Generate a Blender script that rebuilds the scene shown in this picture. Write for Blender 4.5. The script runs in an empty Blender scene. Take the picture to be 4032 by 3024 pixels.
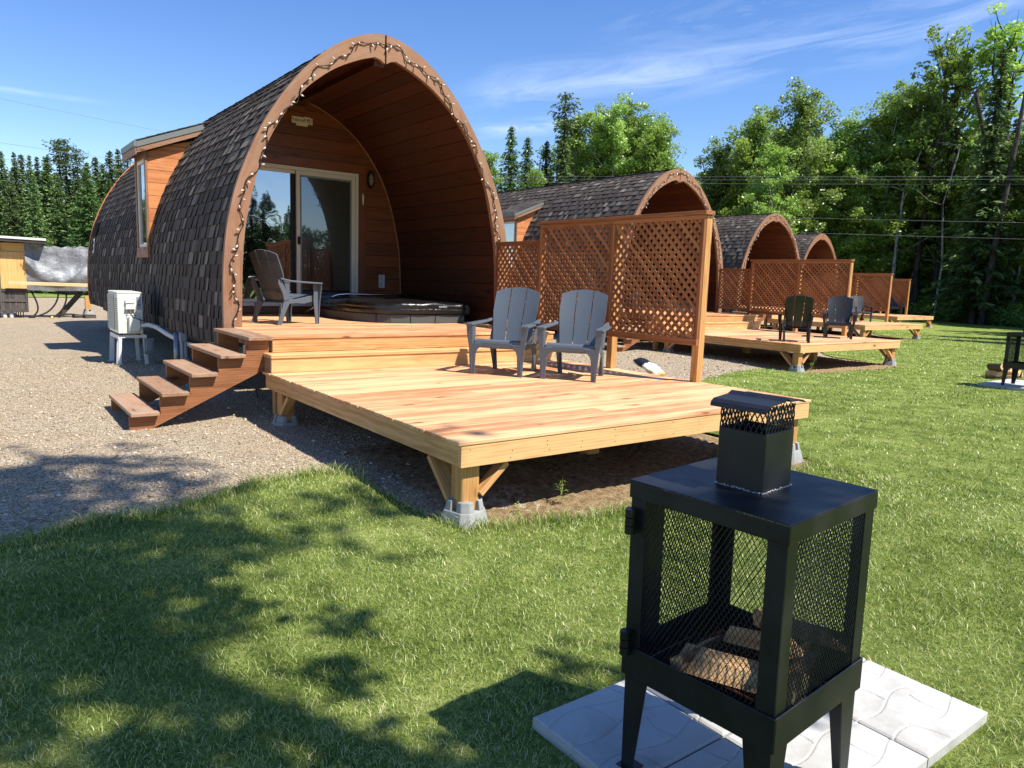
import bpy, math, random
import numpy as np
from mathutils import Vector, Matrix
R = math.radians
sc = bpy.context.scene
COL = sc.collection
rng = random.Random(7)

# ------------------------------------------------------------------ helpers
def tag(o, label=None, cat=None, group=None, kind=None):
    if label: o['label'] = label
    if cat: o['category'] = cat
    if group: o['group'] = group
    if kind: o['kind'] = kind
    return o

def empty(name, loc=(0, 0, 0), rz=0.0, label=None, cat=None, group=None):
    o = bpy.data.objects.new(name, None)
    o.empty_display_size = 0.2
    COL.objects.link(o)
    o.location = loc
    o.rotation_euler = (0, 0, rz)
    return tag(o, label, cat, group)

CHILD = {}
def setparent(o, p):
    o.parent = p
    CHILD.setdefault(p.name, []).append(o)

def copy_tree(o, parent=None):
    c = o.copy()
    COL.objects.link(c)
    if parent is not None:
        setparent(c, parent)
    for ch in list(CHILD.get(o.name, [])):
        copy_tree(ch, c)
    return c

def dup(root, loc, rz=0.0, label=None, group=None):
    r = copy_tree(root)
    r.location = loc
    r.rotation_euler = (0, 0, rz)
    if label: r['label'] = label
    if group: r['group'] = group
    return r

class MB:
    """collects shapes, then links them as ONE mesh object"""
    def __init__(s):
        s.v = []; s.f = []; s.gc = []; s.rnd = []; s.mi = []
        s.m = 0; s.M = None; s.ro = rng
    def _add(s, vs, fs, gcs=None, r=None):
        b = len(s.v)
        if s.M is not None:
            vs2 = [tuple(s.M @ Vector(p)) for p in vs]
        else:
            vs2 = [tuple(p) for p in vs]
        s.v += vs2
        if r is None: r = s.ro.random()
        for f in fs:
            s.f.append([b + i for i in f])
            s.rnd.append(r)
            s.mi.append(s.m)
            for i in f:
                s.gc.append(gcs[i] if gcs else vs[i])
    def box(s, x0, x1, y0, y1, z0, z1, ax=None, r=None):
        d = (abs(x1 - x0), abs(y1 - y0), abs(z1 - z0))
        if ax is None: ax = d.index(max(d))
        vs = [(x, y, z) for x in (x0, x1) for y in (y0, y1) for z in (z0, z1)]
        o = (s.ro.uniform(0, 50), s.ro.uniform(0, 50), s.ro.uniform(0, 50))
        P = [(0, 1, 2), (1, 2, 0), (2, 0, 1)][ax]
        g = [(p[P[0]] + o[0], p[P[1]] + o[1], p[P[2]] + o[2]) for p in vs]
        fs = [(0, 1, 3, 2), (4, 6, 7, 5), (0, 4, 5, 1), (2, 3, 7, 6), (0, 2, 6, 4), (1, 5, 7, 3)]
        s._add(vs, fs, g, r)
    def beam(s, p0, p1, w, h, up=(0, 0, 1), r=None):
        """box from p0 to p1, w across, h along up"""
        p0 = Vector(p0); p1 = Vector(p1)
        d = p1 - p0; L = d.length; d.normalize()
        up = Vector(up); side = d.cross(up)
        if side.length < 1e-5: side = d.cross(Vector((1, 0, 0)))
        side.normalize(); u = side.cross(d).normalized()
        o = [s.ro.uniform(0, 50) for _ in range(3)]
        vs = []; g = []
        for a in (0, L):
            for b in (-w / 2, w / 2):
                for c in (-h / 2, h / 2):
                    vs.append(tuple(p0 + d * a + side * b + u * c))
                    g.append((a + o[0], b + o[1], c + o[2]))
        fs = [(0, 1, 3, 2), (4, 6, 7, 5), (0, 4, 5, 1), (2, 3, 7, 6), (0, 2, 6, 4), (1, 5, 7, 3)]
        s._add(vs, fs, g, r)
    def prism(s, poly, plane, t0, t1, ax=0, r=None):
        """poly: 2D points; plane 'xz': extrude along y, 'xy': along z, 'yz': along x"""
        n = len(poly)
        def P(p, t):
            if plane == 'xz': return (p[0], t, p[1])
            if plane == 'xy': return (p[0], p[1], t)
            return (t, p[0], p[1])
        vs = [P(p, t0) for p in poly] + [P(p, t1) for p in poly]
        o = [s.ro.uniform(0, 50) for _ in range(3)]
        Q = [(0, 1, 2), (1, 2, 0), (2, 0, 1)][ax]
        g = [(p[Q[0]] + o[0], p[Q[1]] + o[1], p[Q[2]] + o[2]) for p in vs]
        fs = [tuple(range(n)), tuple(range(2 * n - 1, n - 1, -1))]
        for i in range(n):
            j = (i + 1) % n
            fs.append((i, i + n, j + n, j))
        s._add(vs, fs, g, r)
    def tube(s, pts, rad, n=8, cap=True, r=None, closed=False):
        pts = [Vector(p) for p in pts]
        rads = rad if isinstance(rad, (list, tuple)) else [rad] * len(pts)
        vs = []; g = []
        N = len(pts); L = 0
        for i, p in enumerate(pts):
            a = pts[max(0, i - 1)]; b = pts[min(N - 1, i + 1)]
            d = (b - a)
            if d.length < 1e-9: d = Vector((0, 0, 1))
            d.normalize()
            ref = Vector((0, 0, 1)) if abs(d.z) < .9 else Vector((1, 0, 0))
            if i == 0: u = d.cross(ref).normalized()
            else:
                u = (u - d * u.dot(d))
                if u.length < 1e-6: u = d.cross(ref)
                u.normalize()
            w = d.cross(u)
            if i: L += (pts[i] - pts[i - 1]).length
            for k in range(n):
                t = 2 * math.pi * k / n
                vs.append(tuple(p + (u * math.cos(t) + w * math.sin(t)) * rads[i]))
                g.append((L, math.cos(t) * rads[i], math.sin(t) * rads[i]))
        fs = []
        for i in range(N - 1):
            for k in range(n):
                k2 = (k + 1) % n
                fs.append((i * n + k, i * n + k2, (i + 1) * n + k2, (i + 1) * n + k))
        if cap:
            fs.append(tuple(range(n - 1, -1, -1)))
            fs.append(tuple((N - 1) * n + k for k in range(n)))
        s._add(vs, fs, g, r)
    def grid(s, rows, r=None, flip=False, closed=False):
        """rows: list of equal-length point lists"""
        n = len(rows[0]); vs = [p for row in rows for p in row]
        fs = []
        for i in range(len(rows) - 1):
            for k in range(n - 1):
                q = (i * n + k, i * n + k + 1, (i + 1) * n + k + 1, (i + 1) * n + k)
                fs.append(q[::-1] if flip else q)
        s._add(vs, fs, None, r)
    def solid_grid(s, rows, off, r=None):
        """rows plus the same rows moved by off(i,k)->vector, closed at the rim"""
        m = len(rows); n = len(rows[0])
        A = [tuple(p) for row in rows for p in row]
        B = [tuple(Vector(rows[i][k]) + Vector(off(i, k))) for i in range(m) for k in range(n)]
        vs = A + B; N = m * n; fs = []
        for i in range(m - 1):
            for k in range(n - 1):
                a = i * n + k
                fs.append((a, a + 1, a + n + 1, a + n))
                fs.append((N + a, N + a + n, N + a + n + 1, N + a + 1))
        for k in range(n - 1):
            fs.append((k, N + k, N + k + 1, k + 1))
            a = (m - 1) * n + k
            fs.append((a, a + 1, N + a + 1, N + a))
        for i in range(m - 1):
            a = i * n
            fs.append((a, a + n, N + a + n, N + a))
            a = i * n + n - 1
            fs.append((a, N + a, N + a + n, a + n))
        s._add(vs, fs, None, r)
    def build(s, name, mat, parent=None, bevel=0, smooth=False, seg=1):
        me = bpy.data.meshes.new(name)
        me.from_pydata(s.v, [], s.f)
        mats = mat if isinstance(mat, (list, tuple)) else [mat]
        for m in mats: me.materials.append(m)
        me.polygons.foreach_set('material_index', s.mi)
        a = me.attributes.new('gc', 'FLOAT_VECTOR', 'CORNER')
        a.data.foreach_set('vector', np.array(s.gc, dtype=np.float32).ravel())
        a = me.attributes.new('rnd', 'FLOAT', 'FACE')
        a.data.foreach_set('value', np.array(s.rnd, dtype=np.float32))
        if smooth: me.polygons.foreach_set('use_smooth', [True] * len(s.f))
        me.update()
        o = bpy.data.objects.new(name, me)
        COL.objects.link(o)
        if parent is not None: setparent(o, parent)
        if bevel:
            b = o.modifiers.new('bevel', 'BEVEL'); b.width = bevel; b.segments = seg
            b.limit_method = 'ANGLE'; b.angle_limit = R(35)
        return o

def npmesh(name, V, F, mat, parent=None, rnd=None, smooth=False):
    """V (n,3) and F (m,k) numpy arrays -> mesh object, quick"""
    me = bpy.data.meshes.new(name)
    n, (m, k) = len(V), F.shape
    me.vertices.add(n); me.vertices.foreach_set('co', np.ascontiguousarray(V, dtype=np.float32).ravel())
    me.loops.add(m * k); me.loops.foreach_set('vertex_index', np.ascontiguousarray(F, dtype=np.int32).ravel())
    me.polygons.add(m)
    me.polygons.foreach_set('loop_start', np.arange(0, m * k, k, dtype=np.int32))
    me.polygons.foreach_set('loop_total', np.full(m, k, dtype=np.int32))
    if smooth: me.polygons.foreach_set('use_smooth', np.ones(m, dtype=bool))
    if rnd is not None:
        a = me.attributes.new('rnd', 'FLOAT', 'FACE'); a.data.foreach_set('value', rnd.astype(np.float32))
    me.materials.append(mat)
    me.update(calc_edges=True)
    o = bpy.data.objects.new(name, me); COL.objects.link(o)
    if parent is not None: setparent(o, parent)
    return o

# ------------------------------------------------------------------ materials
def srgb(r, g, b):
    f = lambda c: ((c / 255 + .055) / 1.055) ** 2.4 if c > 10 else c / 255 / 12.92
    return (f(r), f(g), f(b), 1)

class NT:
    def __init__(s, name):
        s.mat = bpy.data.materials.new(name); s.mat.use_nodes = True
        s.t = s.mat.node_tree; s.t.nodes.clear()
        s.out = s.t.nodes.new('ShaderNodeOutputMaterial')
    def n(s, typ, **kw):
        nd = s.t.nodes.new('ShaderNode' + typ)
        for k, v in kw.items():
            if k in nd.inputs: nd.inputs[k].default_value = v
            else: setattr(nd, k, v)
        return nd
    def l(s, a, b): s.t.links.new(a, b)
    def attr(s, name): return s.n('Attribute', attribute_name=name)
    def mapv(s, src, scale, loc=(0, 0, 0)):
        m = s.n('Mapping'); m.inputs['Scale'].default_value = scale; m.inputs['Location'].default_value = loc
        s.l(src, m.inputs['Vector']); return m.outputs[0]
    def noise(s, vec, scale, detail=4, rough=.55, dist=0):
        nd = s.n('TexNoise'); nd.inputs['Scale'].default_value = scale; nd.inputs['Detail'].default_value = detail
        nd.inputs['Roughness'].default_value = rough; nd.inputs['Distortion'].default_value = dist
        if vec is not None: s.l(vec, nd.inputs['Vector'])
        return nd.outputs['Fac']
    def vor(s, vec, scale, feature='F1', out='Distance', rnd=1.0):
        nd = s.n('TexVoronoi'); nd.feature = feature; nd.inputs['Scale'].default_value = scale
        nd.inputs['Randomness'].default_value = rnd
        if vec is not None: s.l(vec, nd.inputs['Vector'])
        return nd.outputs[out]
    def ramp(s, fac, stops, interp='LINEAR'):
        nd = s.n('ValToRGB'); cr = nd.color_ramp; cr.interpolation = interp
        while len(cr.elements) > 1: cr.elements.remove(cr.elements[-1])
        cr.elements[0].position, cr.elements[0].color = stops[0]
        for p, c in stops[1:]:
            e = cr.elements.new(p); e.color = c
        if fac is not None: s.l(fac, nd.inputs['Fac'])
        return nd.outputs['Color']
    def mix(s, fac, a, b, typ='MIX'):
        nd = s.n('Mix'); nd.data_type = 'RGBA'; nd.blend_type = typ
        def put(x, sock):
            if hasattr(x, 'is_linked'): s.l(x, sock)
            else: sock.default_value = x
        put(fac, nd.inputs[0]); put(a, nd.inputs[6]); put(b, nd.inputs[7])
        return nd.outputs[2]
    def math(s, op, a, b=None, c=None, clamp=False):
        nd = s.n('Math'); nd.operation = op; nd.use_clamp = clamp
        for i, x in enumerate((a, b, c)):
            if x is None: continue
            if hasattr(x, 'is_linked'): s.l(x, nd.inputs[i])
            else: nd.inputs[i].default_value = x
        return nd.outputs[0]
    def rng(s, v, a, b, c=0, d=1):
        nd = s.n('MapRange'); s.l(v, nd.inputs[0])
        for i, x in enumerate((a, b, c, d)): nd.inputs[i + 1].default_value = x
        return nd.outputs[0]
    def bump(s, h, strength=.3, dist=.01, normal=None):
        nd = s.n('Bump'); nd.inputs['Strength'].default_value = strength; nd.inputs['Distance'].default_value = dist
        s.l(h, nd.inputs['Height'])
        if normal is not None: s.l(normal, nd.inputs['Normal'])
        return nd.outputs[0]
    def pbr(s, col, rough=.6, normal=None, metal=0, spec=.5, **kw):
        p = s.n('BsdfPrincipled')
        if hasattr(col, 'is_linked'): s.l(col, p.inputs['Base Color'])
        else: p.inputs['Base Color'].default_value = col
        if hasattr(rough, 'is_linked'): s.l(rough, p.inputs['Roughness'])
        else: p.inputs['Roughness'].default_value = rough
        p.inputs['Metallic'].default_value = metal
        p.inputs['Specular IOR Level'].default_value = spec
        for k, v in kw.items(): p.inputs[k.replace('_', ' ')].default_value = v
        if normal is not None: s.l(normal, p.inputs['Normal'])
        s.l(p.outputs[0], s.out.inputs['Surface'])
        return s.mat

def plain(name, col, rough=.5, metal=0, spec=.5, nscale=0, namt=.1, bumpd=0, **kw):
    t = NT(name)
    c = col; nrm = None
    if nscale:
        tc = t.n('TexCoord').outputs['Object']
        nz = t.noise(tc, nscale, 5, .6)
        dark = tuple(x * (1 - namt) for x in col[:3]) + (1,)
        lite = tuple(min(1, x * (1 + namt)) for x in col[:3]) + (1,)
        c = t.ramp(nz, [(.3, dark), (.7, lite)])
        if bumpd: nrm = t.bump(t.noise(tc, nscale * 6, 4, .6), .4, bumpd)
    return t.pbr(c, rough, nrm, metal, spec, **kw)

def wood(name, ca, cb, cknot, rough=.65, knots=.5, vary=.25, streak=.6, bumps=.25, tint=None, weather=None, spec=.3, gmul=1.0):
    t = NT(name)
    gc = t.attr('gc').outputs['Vector']; rn = t.attr('rnd').outputs['Fac']
    g1 = t.noise(t.mapv(gc, (.9 * gmul, 30 * gmul, 30 * gmul)), 3.0, 5, .6, .6)
    g2 = t.noise(t.mapv(gc, (.95, 9, 9)), 2.2, 4, .55, 1.4)
    w = t.n('TexWave'); w.wave_type = 'RINGS'; w.rings_direction = 'X'
    w.inputs['Scale'].default_value = 9; w.inputs['Distortion'].default_value = 5; w.inputs['Detail'].default_value = 3
    w.inputs['Detail Scale'].default_value = .6
    t.l(t.mapv(gc, (.25, 1.6, 1.6)), w.inputs['Vector'])
    m = t.math('ADD', t.math('MULTIPLY', g1, .45), t.math('MULTIPLY', g2, streak))
    m = t.math('ADD', m, t.math('MULTIPLY', w.outputs['Fac'], .16))
    m = t.math('ADD', m, t.math('MULTIPLY', t.math('SUBTRACT', rn, .5), vary))
    col = t.ramp(m, [(.32, cb), (.78, ca)])
    if tint is not None:
        col = t.mix(t.rng(t.noise(t.mapv(gc, (.45, 3.5, 3.5), (3, 1, 2)), 1.6, 3, .5), .45, .65, 0, .75), col, tint)
    if weather is not None:
        col = t.mix(t.rng(t.noise(t.mapv(gc, (1.2, 4, 4), (9, 1, 2)), 2.0, 4, .6), .42, .7, 0, .7), col, weather)
    if knots > 0:
        kv = t.mapv(gc, (1.9, 5.2, 5.2))
        kd = t.vor(kv, 1.0)
        kn = t.rng(t.math('ADD', kd, t.math('MULTIPLY', t.math('SUBTRACT', g1, .5), .10)), .07, .13, 1, 0)
        halo = t.rng(kd, .08, .34, .55, 0)
        col = t.mix(t.math('MULTIPLY', halo, knots), col, cb)
        col = t.mix(t.math('MULTIPLY', kn, knots), col, cknot)
    nr = t.bump(g1, bumps, .004)
    return t.pbr(col, rough, nr, 0, spec)

M = {}
M['deck'] = wood('deck_cedar', srgb(226, 180, 132), srgb(158, 94, 54), srgb(84, 42, 22), .6, .7, .5, .85, tint=srgb(186, 116, 76), spec=.3)
M['pine'] = wood('joist_pine', srgb(220, 174, 118), srgb(172, 118, 68), srgb(84, 42, 20), .6, 1.0, .3, .6, spec=.3)
M['post'] = wood('post_wood', srgb(206, 158, 98), srgb(158, 104, 56), srgb(84, 44, 20), .6, .6, .2, .55)
M['stair'] = wood('stair_wood', srgb(172, 136, 106), srgb(126, 92, 66), srgb(70, 42, 26), .75, .6, .25, .6, weather=srgb(164, 142, 122))
M['stringer'] = wood('stringer_wood', srgb(168, 112, 70), srgb(116, 70, 42), srgb(60, 32, 18), .7, .7, .25, .6)
M['stain'] = wood('stained_trim', srgb(156, 114, 84), srgb(116, 78, 54), srgb(60, 36, 22), .6, .7, .2, .6, weather=srgb(150, 120, 98))
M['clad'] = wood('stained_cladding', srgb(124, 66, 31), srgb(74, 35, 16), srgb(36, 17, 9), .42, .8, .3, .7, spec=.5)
M['lining'] = wood('shaded_porch_lining', srgb(84, 42, 20), srgb(46, 22, 11), srgb(24, 12, 7), .42, .8, .3, .7, spec=.4)  # darker copy of the cladding, the vault's shade put into its colour
M['cladlit'] = wood('dormer_cladding', srgb(208, 138, 86), srgb(164, 96, 54), srgb(96, 48, 24), .6, .8, .3, .6)  # lit copy of the cladding, sunlight put into its colour
M['lattice'] = wood('lattice_cedar', srgb(172, 116, 72), srgb(122, 74, 42), srgb(66, 32, 16), .7, .4, .5, .6)
M['ply'] = wood('plywood', srgb(222, 178, 112), srgb(190, 140, 78), srgb(120, 70, 32), .6, .8, .1, .8)
M['greyboard'] = wood('weathered_board', srgb(92, 86, 80), srgb(52, 46, 42), srgb(28, 24, 22), .85, .6, .3, .7)
M['plank'] = wood('raw_plank', srgb(232, 206, 158), srgb(196, 158, 108), srgb(120, 76, 40), .6, .5, .2, .5)

# laminated shingles
t = NT('asphalt_shingle')
rn = t.attr('rnd').outputs['Fac']; tc = t.n('TexCoord').outputs['Object']
c = t.ramp(rn, [(0, srgb(46, 40, 36)), (.25, srgb(62, 54, 48)), (.5, srgb(80, 71, 63)), (.78, srgb(96, 87, 77)), (.88, srgb(126, 117, 102)), (1, srgb(148, 140, 122))])
gr = t.noise(tc, 230, 2, .7)
c = t.mix(t.rng(gr, .35, .7, 0, .5), c, srgb(104, 94, 86), 'MIX')
c = t.mix(t.rng(t.noise(tc, 1.3, 3), .3, .7, 0, .3), c, srgb(48, 42, 38))
M['shingle'] = t.pbr(c, .93, t.bump(gr, .5, .004), 0, .25)
t = NT('shingle_shadowline')
M['shingle_dark'] = t.pbr(srgb(26, 23, 21), .95, t.bump(t.noise(t.n('TexCoord').outputs['Object'], 230, 2), .4, .003), 0, .2)

# moulded resin chairs
def resin(name, col):
    t = NT(name); tc = t.n('TexCoord').outputs['Object']
    g = t.noise(t.mapv(tc, (34, 34, 4)), 3, 4, .6, 1.4)
    w = t.n('TexWave'); w.inputs['Scale'].default_value = 5; w.inputs['Distortion'].default_value = 9; w.inputs['Detail'].default_value = 2
    t.l(t.mapv(tc, (10, 10, 1.5)), w.inputs['Vector'])
    h = t.math('ADD', g, t.math('MULTIPLY', w.outputs['Fac'], .35))
    c = t.mix(t.rng(g, .4, .65, 0, .18), col, tuple(x * .6 for x in col[:3]) + (1,))
    return t.pbr(c, t.rng(g, .3, .7, .38, .52), t.bump(h, .22, .002), 0, .5)
M['resin'] = resin('grey_resin', srgb(86, 94, 102))
M['resin_dark'] = resin('charcoal_resin', srgb(34, 36, 39))

def blackmetal(name):
    t = NT(name); tc = t.n('TexCoord').outputs['Object']
    nz = t.noise(tc, 5, 5, .65)
    c = t.ramp(nz, [(.35, srgb(17, 17, 19)), (.7, srgb(30, 30, 32))])
    dust = t.rng(t.noise(tc, 26, 6, .8), .56, .72, 0, .35)
    c = t.mix(dust, c, srgb(58, 55, 52))
    return t.pbr(c, t.rng(nz, .3, .7, .36, .52), t.bump(t.noise(tc, 160, 3), .12, .001), 0, .55)
M['black'] = blackmetal('black_painted_steel')
M['meshsteel'] = plain('expanded_steel', srgb(16, 16, 17), .45, 0, .5, 60, .4)
M['rust'] = plain('rusty_grate', srgb(88, 46, 30), .85, 0, .3, 40, .4, .002)
M['weld'] = plain('weld_bead', srgb(150, 150, 148), .4, .7, .5, 80, .3, .003)
M['soot'] = plain('ash', srgb(38, 34, 32), .95, 0, .2, 30, .5, .01)
M['concrete'] = plain('cast_concrete', srgb(150, 150, 146), .9, 0, .3, 12, .14, .004)
M['steel'] = plain('galvanised_steel', srgb(138, 142, 146), .42, .8, .5, 18, .18)
M['chrome'] = plain('brushed_aluminium_tube', srgb(200, 198, 192), .22, 1.0, .5, 30, .05)
M['vinyl'] = plain('cream_vinyl', srgb(214, 208, 192), .4, 0, .5, 3, .03)
M['white'] = plain('white_enamel', srgb(224, 222, 208), .35, 0, .5, 4, .03)
M['whitepaint'] = plain('white_powder_coat', srgb(220, 222, 218), .4, 0, .5, 6, .04)
M['pvc'] = plain('white_pvc', srgb(226, 222, 210), .45, 0, .5, 9, .05)
M['greypvc'] = plain('grey_pvc', srgb(150, 156, 160), .45, 0, .5, 9, .05)
M['greybox'] = plain('grey_enamel', srgb(118, 126, 130), .4, 0, .5, 9, .05)
M['labelgrey'] = plain('rating_plate', srgb(150, 158, 170), .5, 0, .4, 40, .3)
M['paper'] = plain('notice_paper', srgb(204, 210, 214), .7, 0, .3, 25, .06)
M['ink'] = plain('printed_ink', srgb(60, 62, 68), .8)
M['redink'] = plain('red_ink', srgb(150, 44, 40), .8)
M['dark'] = plain('black_rubber', srgb(20, 20, 21), .6, 0, .4)
M['fin'] = plain('coil_fins', srgb(112, 108, 98), .6, .2, .4, 40, .3)
M['greyflash'] = plain('grey_fascia_metal', srgb(112, 116, 110), .5, .1, .5, 4, .06)
M['whitemetal'] = plain('white_drip_edge', srgb(216, 216, 208), .45)
M['lampglass'] = plain('frosted_lamp_glass', srgb(150, 140, 124), .25, 0, .5)
M['bulb'] = plain('clear_bulb', srgb(206, 200, 184), .15, 0, .7)
M['wire'] = plain('green_black_wire', srgb(22, 26, 22), .6)
M['cable'] = plain('overhead_cable', srgb(120, 124, 124), .6, .1)
M['yellow'] = plain('yellow_cap', srgb(220, 190, 60), .5)
M['screen'] = plain('insect_screen', srgb(10, 11, 12), .35, 0, .5)
M['blockwrap'] = plain('white_pipe_wrap', srgb(214, 212, 204), .5, 0, .5, 14, .12, .01)
M['bagart'] = None
M['inside'] = plain('dark_room', srgb(16, 14, 13), .9)
M['tub'] = plain('textured_grey_skirt', srgb(74, 76, 78), .6, 0, .4, 60, .25, .002)
t = NT('black_vinyl_cover'); tc = t.n('TexCoord').outputs['Object']
M['cover'] = t.pbr(srgb(20, 19, 19), .3, t.bump(t.noise(tc, 4.5, 4, .55), .5, .05), 0, .6)
t = NT('window_glass')
g = t.n('BsdfGlossy', Roughness=.012); g.inputs['Color'].default_value = (.86, .9, 1, 1)
tcn = t.n('TexCoord').outputs['Object']
t.l(t.bump(t.noise(tcn, 1.7, 2), .05, .05), g.inputs['Normal'])
d = t.n('BsdfPrincipled'); d.inputs['Base Color'].default_value = (.006, .006, .007, 1); d.inputs['Roughness'].default_value = .05
mx = t.n('MixShader'); mx.inputs[0].default_value = .36
t.l(d.outputs[0], mx.inputs[1]); t.l(g.outputs[0], mx.inputs[2]); t.l(mx.outputs[0], t.out.inputs['Surface'])
M['glass'] = t.mat
# the screened half mirrors less
t = NT('screened_glass')
g = t.n('BsdfGlossy', Roughness=.02); g.inputs['Color'].default_value = (.5, .55, .62, 1)
d = t.n('BsdfPrincipled'); d.inputs['Base Color'].default_value = (.006, .006, .007, 1); d.inputs['Roughness'].default_value = .2
mx = t.n('MixShader'); mx.inputs[0].default_value = .2
t.l(d.outputs[0], mx.inputs[1]); t.l(g.outputs[0], mx.inputs[2]); t.l(mx.outputs[0], t.out.inputs['Surface'])
M['screenglass'] = t.mat
# silver tarpaulin
t = NT('silver_tarpaulin'); tc = t.n('TexCoord').outputs['Object']
br = t.n('TexBrick'); br.inputs['Scale'].default_value = 1.0; br.offset = 0
br.inputs['Mortar Size'].default_value = .006; br.inputs['Brick Width'].default_value = .28; br.inputs['Row Height'].default_value = .3
t.l(t.mapv(tc, (1, 1, 1)), br.inputs['Vector'])
c = t.ramp(t.noise(tc, 3, 4, .6), [(.3, srgb(112, 114, 116)), (.7, srgb(150, 152, 154))])
M['tarp'] = t.pbr(t.mix(t.rng(br.outputs['Fac'], 0, 1, 0, .5), c, srgb(90, 92, 94)), .5, t.bump(t.noise(tc, 5, 5, .6), .9, .05), .15, .4)
# paver
t = NT('cream_paver'); tc = t.n('TexCoord').outputs['Object']
c = t.ramp(t.noise(tc, 5, 5, .6), [(.3, srgb(160, 157, 148)), (.5, srgb(182, 180, 174)), (.75, srgb(192, 191, 186))])
st = t.rng(t.noise(tc, 3.1, 3, .5, 1), .58, .72, 0, .45)
c = t.mix(st, c, srgb(164, 152, 128))
c = t.mix(t.rng(t.noise(tc, 70, 3, .7), .62, .75, 0, .25), c, srgb(120, 116, 108))
M['paver'] = t.pbr(c, .85, t.bump(t.noise(tc, 60, 4), .25, .003), 0, .3)
# ------------------------------------------------------------------ terrain
SETS = [((0, 0, 0), 0.0), ((10.338, 4.204, -.019), -.008), ((20.956, 8.592, -.037), -.019), ((31.561, 12.73, -.015), .03)]
def ss(a, b, x):
    u = np.clip((x - a) / (b - a), 0, 1); return u * u * (3 - 2 * u)
def GZ(x, y):
    x = np.asarray(x, float); y = np.asarray(y, float)
    t_ = y - .41 * x
    return -.585 + .085 * ss(-.5, 1.7, t_) + .05 * ss(1.7, 9, t_)
def gz(x, y): return float(GZ(x, y))
def wob(x, y, s=1.0, k=0.0):
    return (np.sin(x * 1.7 * s + 1.3 * np.sin(y * 1.1 * s + k) + k) + np.sin(y * 2.3 * s + 1.7 * np.sin(x * .9 * s + 2 * k)) +
            np.sin((x + y) * 4.1 * s + k * 3) * .5) / 2.5
# the far edge of the lawn, as y over x (it runs along the gravel, round each deck and out to the wood)
EDGE = [(-60, -3), (-12, -.4), (-6, .5), (-3.5, .72), (-2.33, .86), (-1.88, 1.06), (-1.36, 1.1), (-1.1, 1.24), (-.82, 1.36), (-.4, 1.44), (-.2, 1.4), (-.12, 1.2), (-.1, .6),
        (-.06, .2), (0.02, .02), (.25, -.06), (1.2, -.24), (2.4, -.28), (3.4, -.2), (3.85, -.1), (3.95, .3), (4.0, 1.6), (4.2, 2.1), (5.5, 3.1), (7.6, 4.15), (9.0, 4.6), (10.0, 4.75), (10.22, 4.5), (10.3, 4.2),
        (11, 4.0), (13, 3.95), (14.1, 4.1), (14.25, 5.5), (14.6, 6.2), (17, 8.1), (20.6, 9.2), (20.95, 8.6), (22, 8.4), (24.7, 8.5), (24.95, 9.5), (25.4, 10.5), (28, 12.3), (31.2, 13.2), (31.6, 12.7),
        (33, 12.5), (35.4, 12.7), (35.7, 14), (36.5, 17), (38, 24), (44, 27), (52, 24), (60, 12), (90, 0), (160, -20)]
EX = np.array([e[0] for e in EDGE]); EY = np.array([e[1] for e in EDGE])
def yedge(x): return np.interp(x, EX, EY) + .035 * np.sin(np.asarray(x) * 9.1) * np.cos(np.asarray(x) * 3.7)

t = NT('crushed_gravel'); tc = t.n('TexCoord').outputs['Object']
v1 = t.n('TexVoronoi'); v1.inputs['Scale'].default_value = 74; t.l(tc, v1.inputs['Vector'])
v2 = t.n('TexVoronoi'); v2.inputs['Scale'].default_value = 170; t.l(tc, v2.inputs['Vector'])
sep = t.n('SeparateColor'); t.l(v1.outputs['Color'], sep.inputs[0])
c = t.ramp(sep.outputs[0], [(0, srgb(136, 116, 92)), (.3, srgb(182, 160, 130)), (.6, srgb(206, 186, 156)), (.85, srgb(218, 202, 174)), (1, srgb(232, 220, 198))])
c = t.mix(t.rng(v1.outputs['Distance'], .35, .75, 0, .45), c, srgb(84, 74, 62))
c = t.mix(t.rng(v2.outputs['Distance'], .4, .8, 0, .35), c, srgb(96, 86, 72))
c = t.mix(t.rng(t.noise(tc, .7, 4, .6), .42, .62, 0, .35), c, srgb(178, 156, 126))
c = t.mix(t.rng(t.noise(tc, 2.7, 3, .6), .5, .7, 0, .25), c, srgb(140, 120, 96))
h = t.math('ADD', t.math('MULTIPLY', t.rng(v1.outputs['Distance'], 0, .7, 1, 0), 1.0), t.math('MULTIPLY', t.rng(v2.outputs['Distance'], 0, .7, 1, 0), .5))
M['gravel'] = t.pbr(c, .95, t.bump(h, .8, .012), 0, .2)

def grasscol(t, f):
    return t.ramp(f, [(0, srgb(76, 92, 38)), (.25, srgb(132, 150, 66)), (.5, srgb(178, 188, 104)), (.78, srgb(214, 210, 146)), (1, srgb(232, 216, 176))])
t = NT('lawn_turf'); tc = t.n('TexCoord').outputs['Object']
f = t.math('ADD', t.math('MULTIPLY', t.noise(tc, 3.2, 5, .65), .62), t.math('MULTIPLY', t.noise(tc, 38, 4, .7), .55))
c = grasscol(t, t.rng(f, .42, .92, .0, .8))
c = t.mix(t.rng(t.noise(tc, 90, 3, .7), .45, .7, 0, .6), c, srgb(46, 60, 24))
M['lawn'] = t.pbr(c, .95, t.bump(t.noise(tc, 110, 4, .8), .9, .03), 0, .15)
t = NT('grass_blade'); rn = t.attr('rnd').outputs['Fac']
c = grasscol(t, rn)
df = t.n('BsdfDiffuse'); t.l(c, df.inputs[0])
tl = t.n('BsdfTranslucent'); t.l(t.mix(.5, c, srgb(170, 200, 60)), tl.inputs[0])
gl = t.n('BsdfGlossy', Roughness=.42); gl.inputs['Color'].default_value = (.7, .75, .7, 1)
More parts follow.
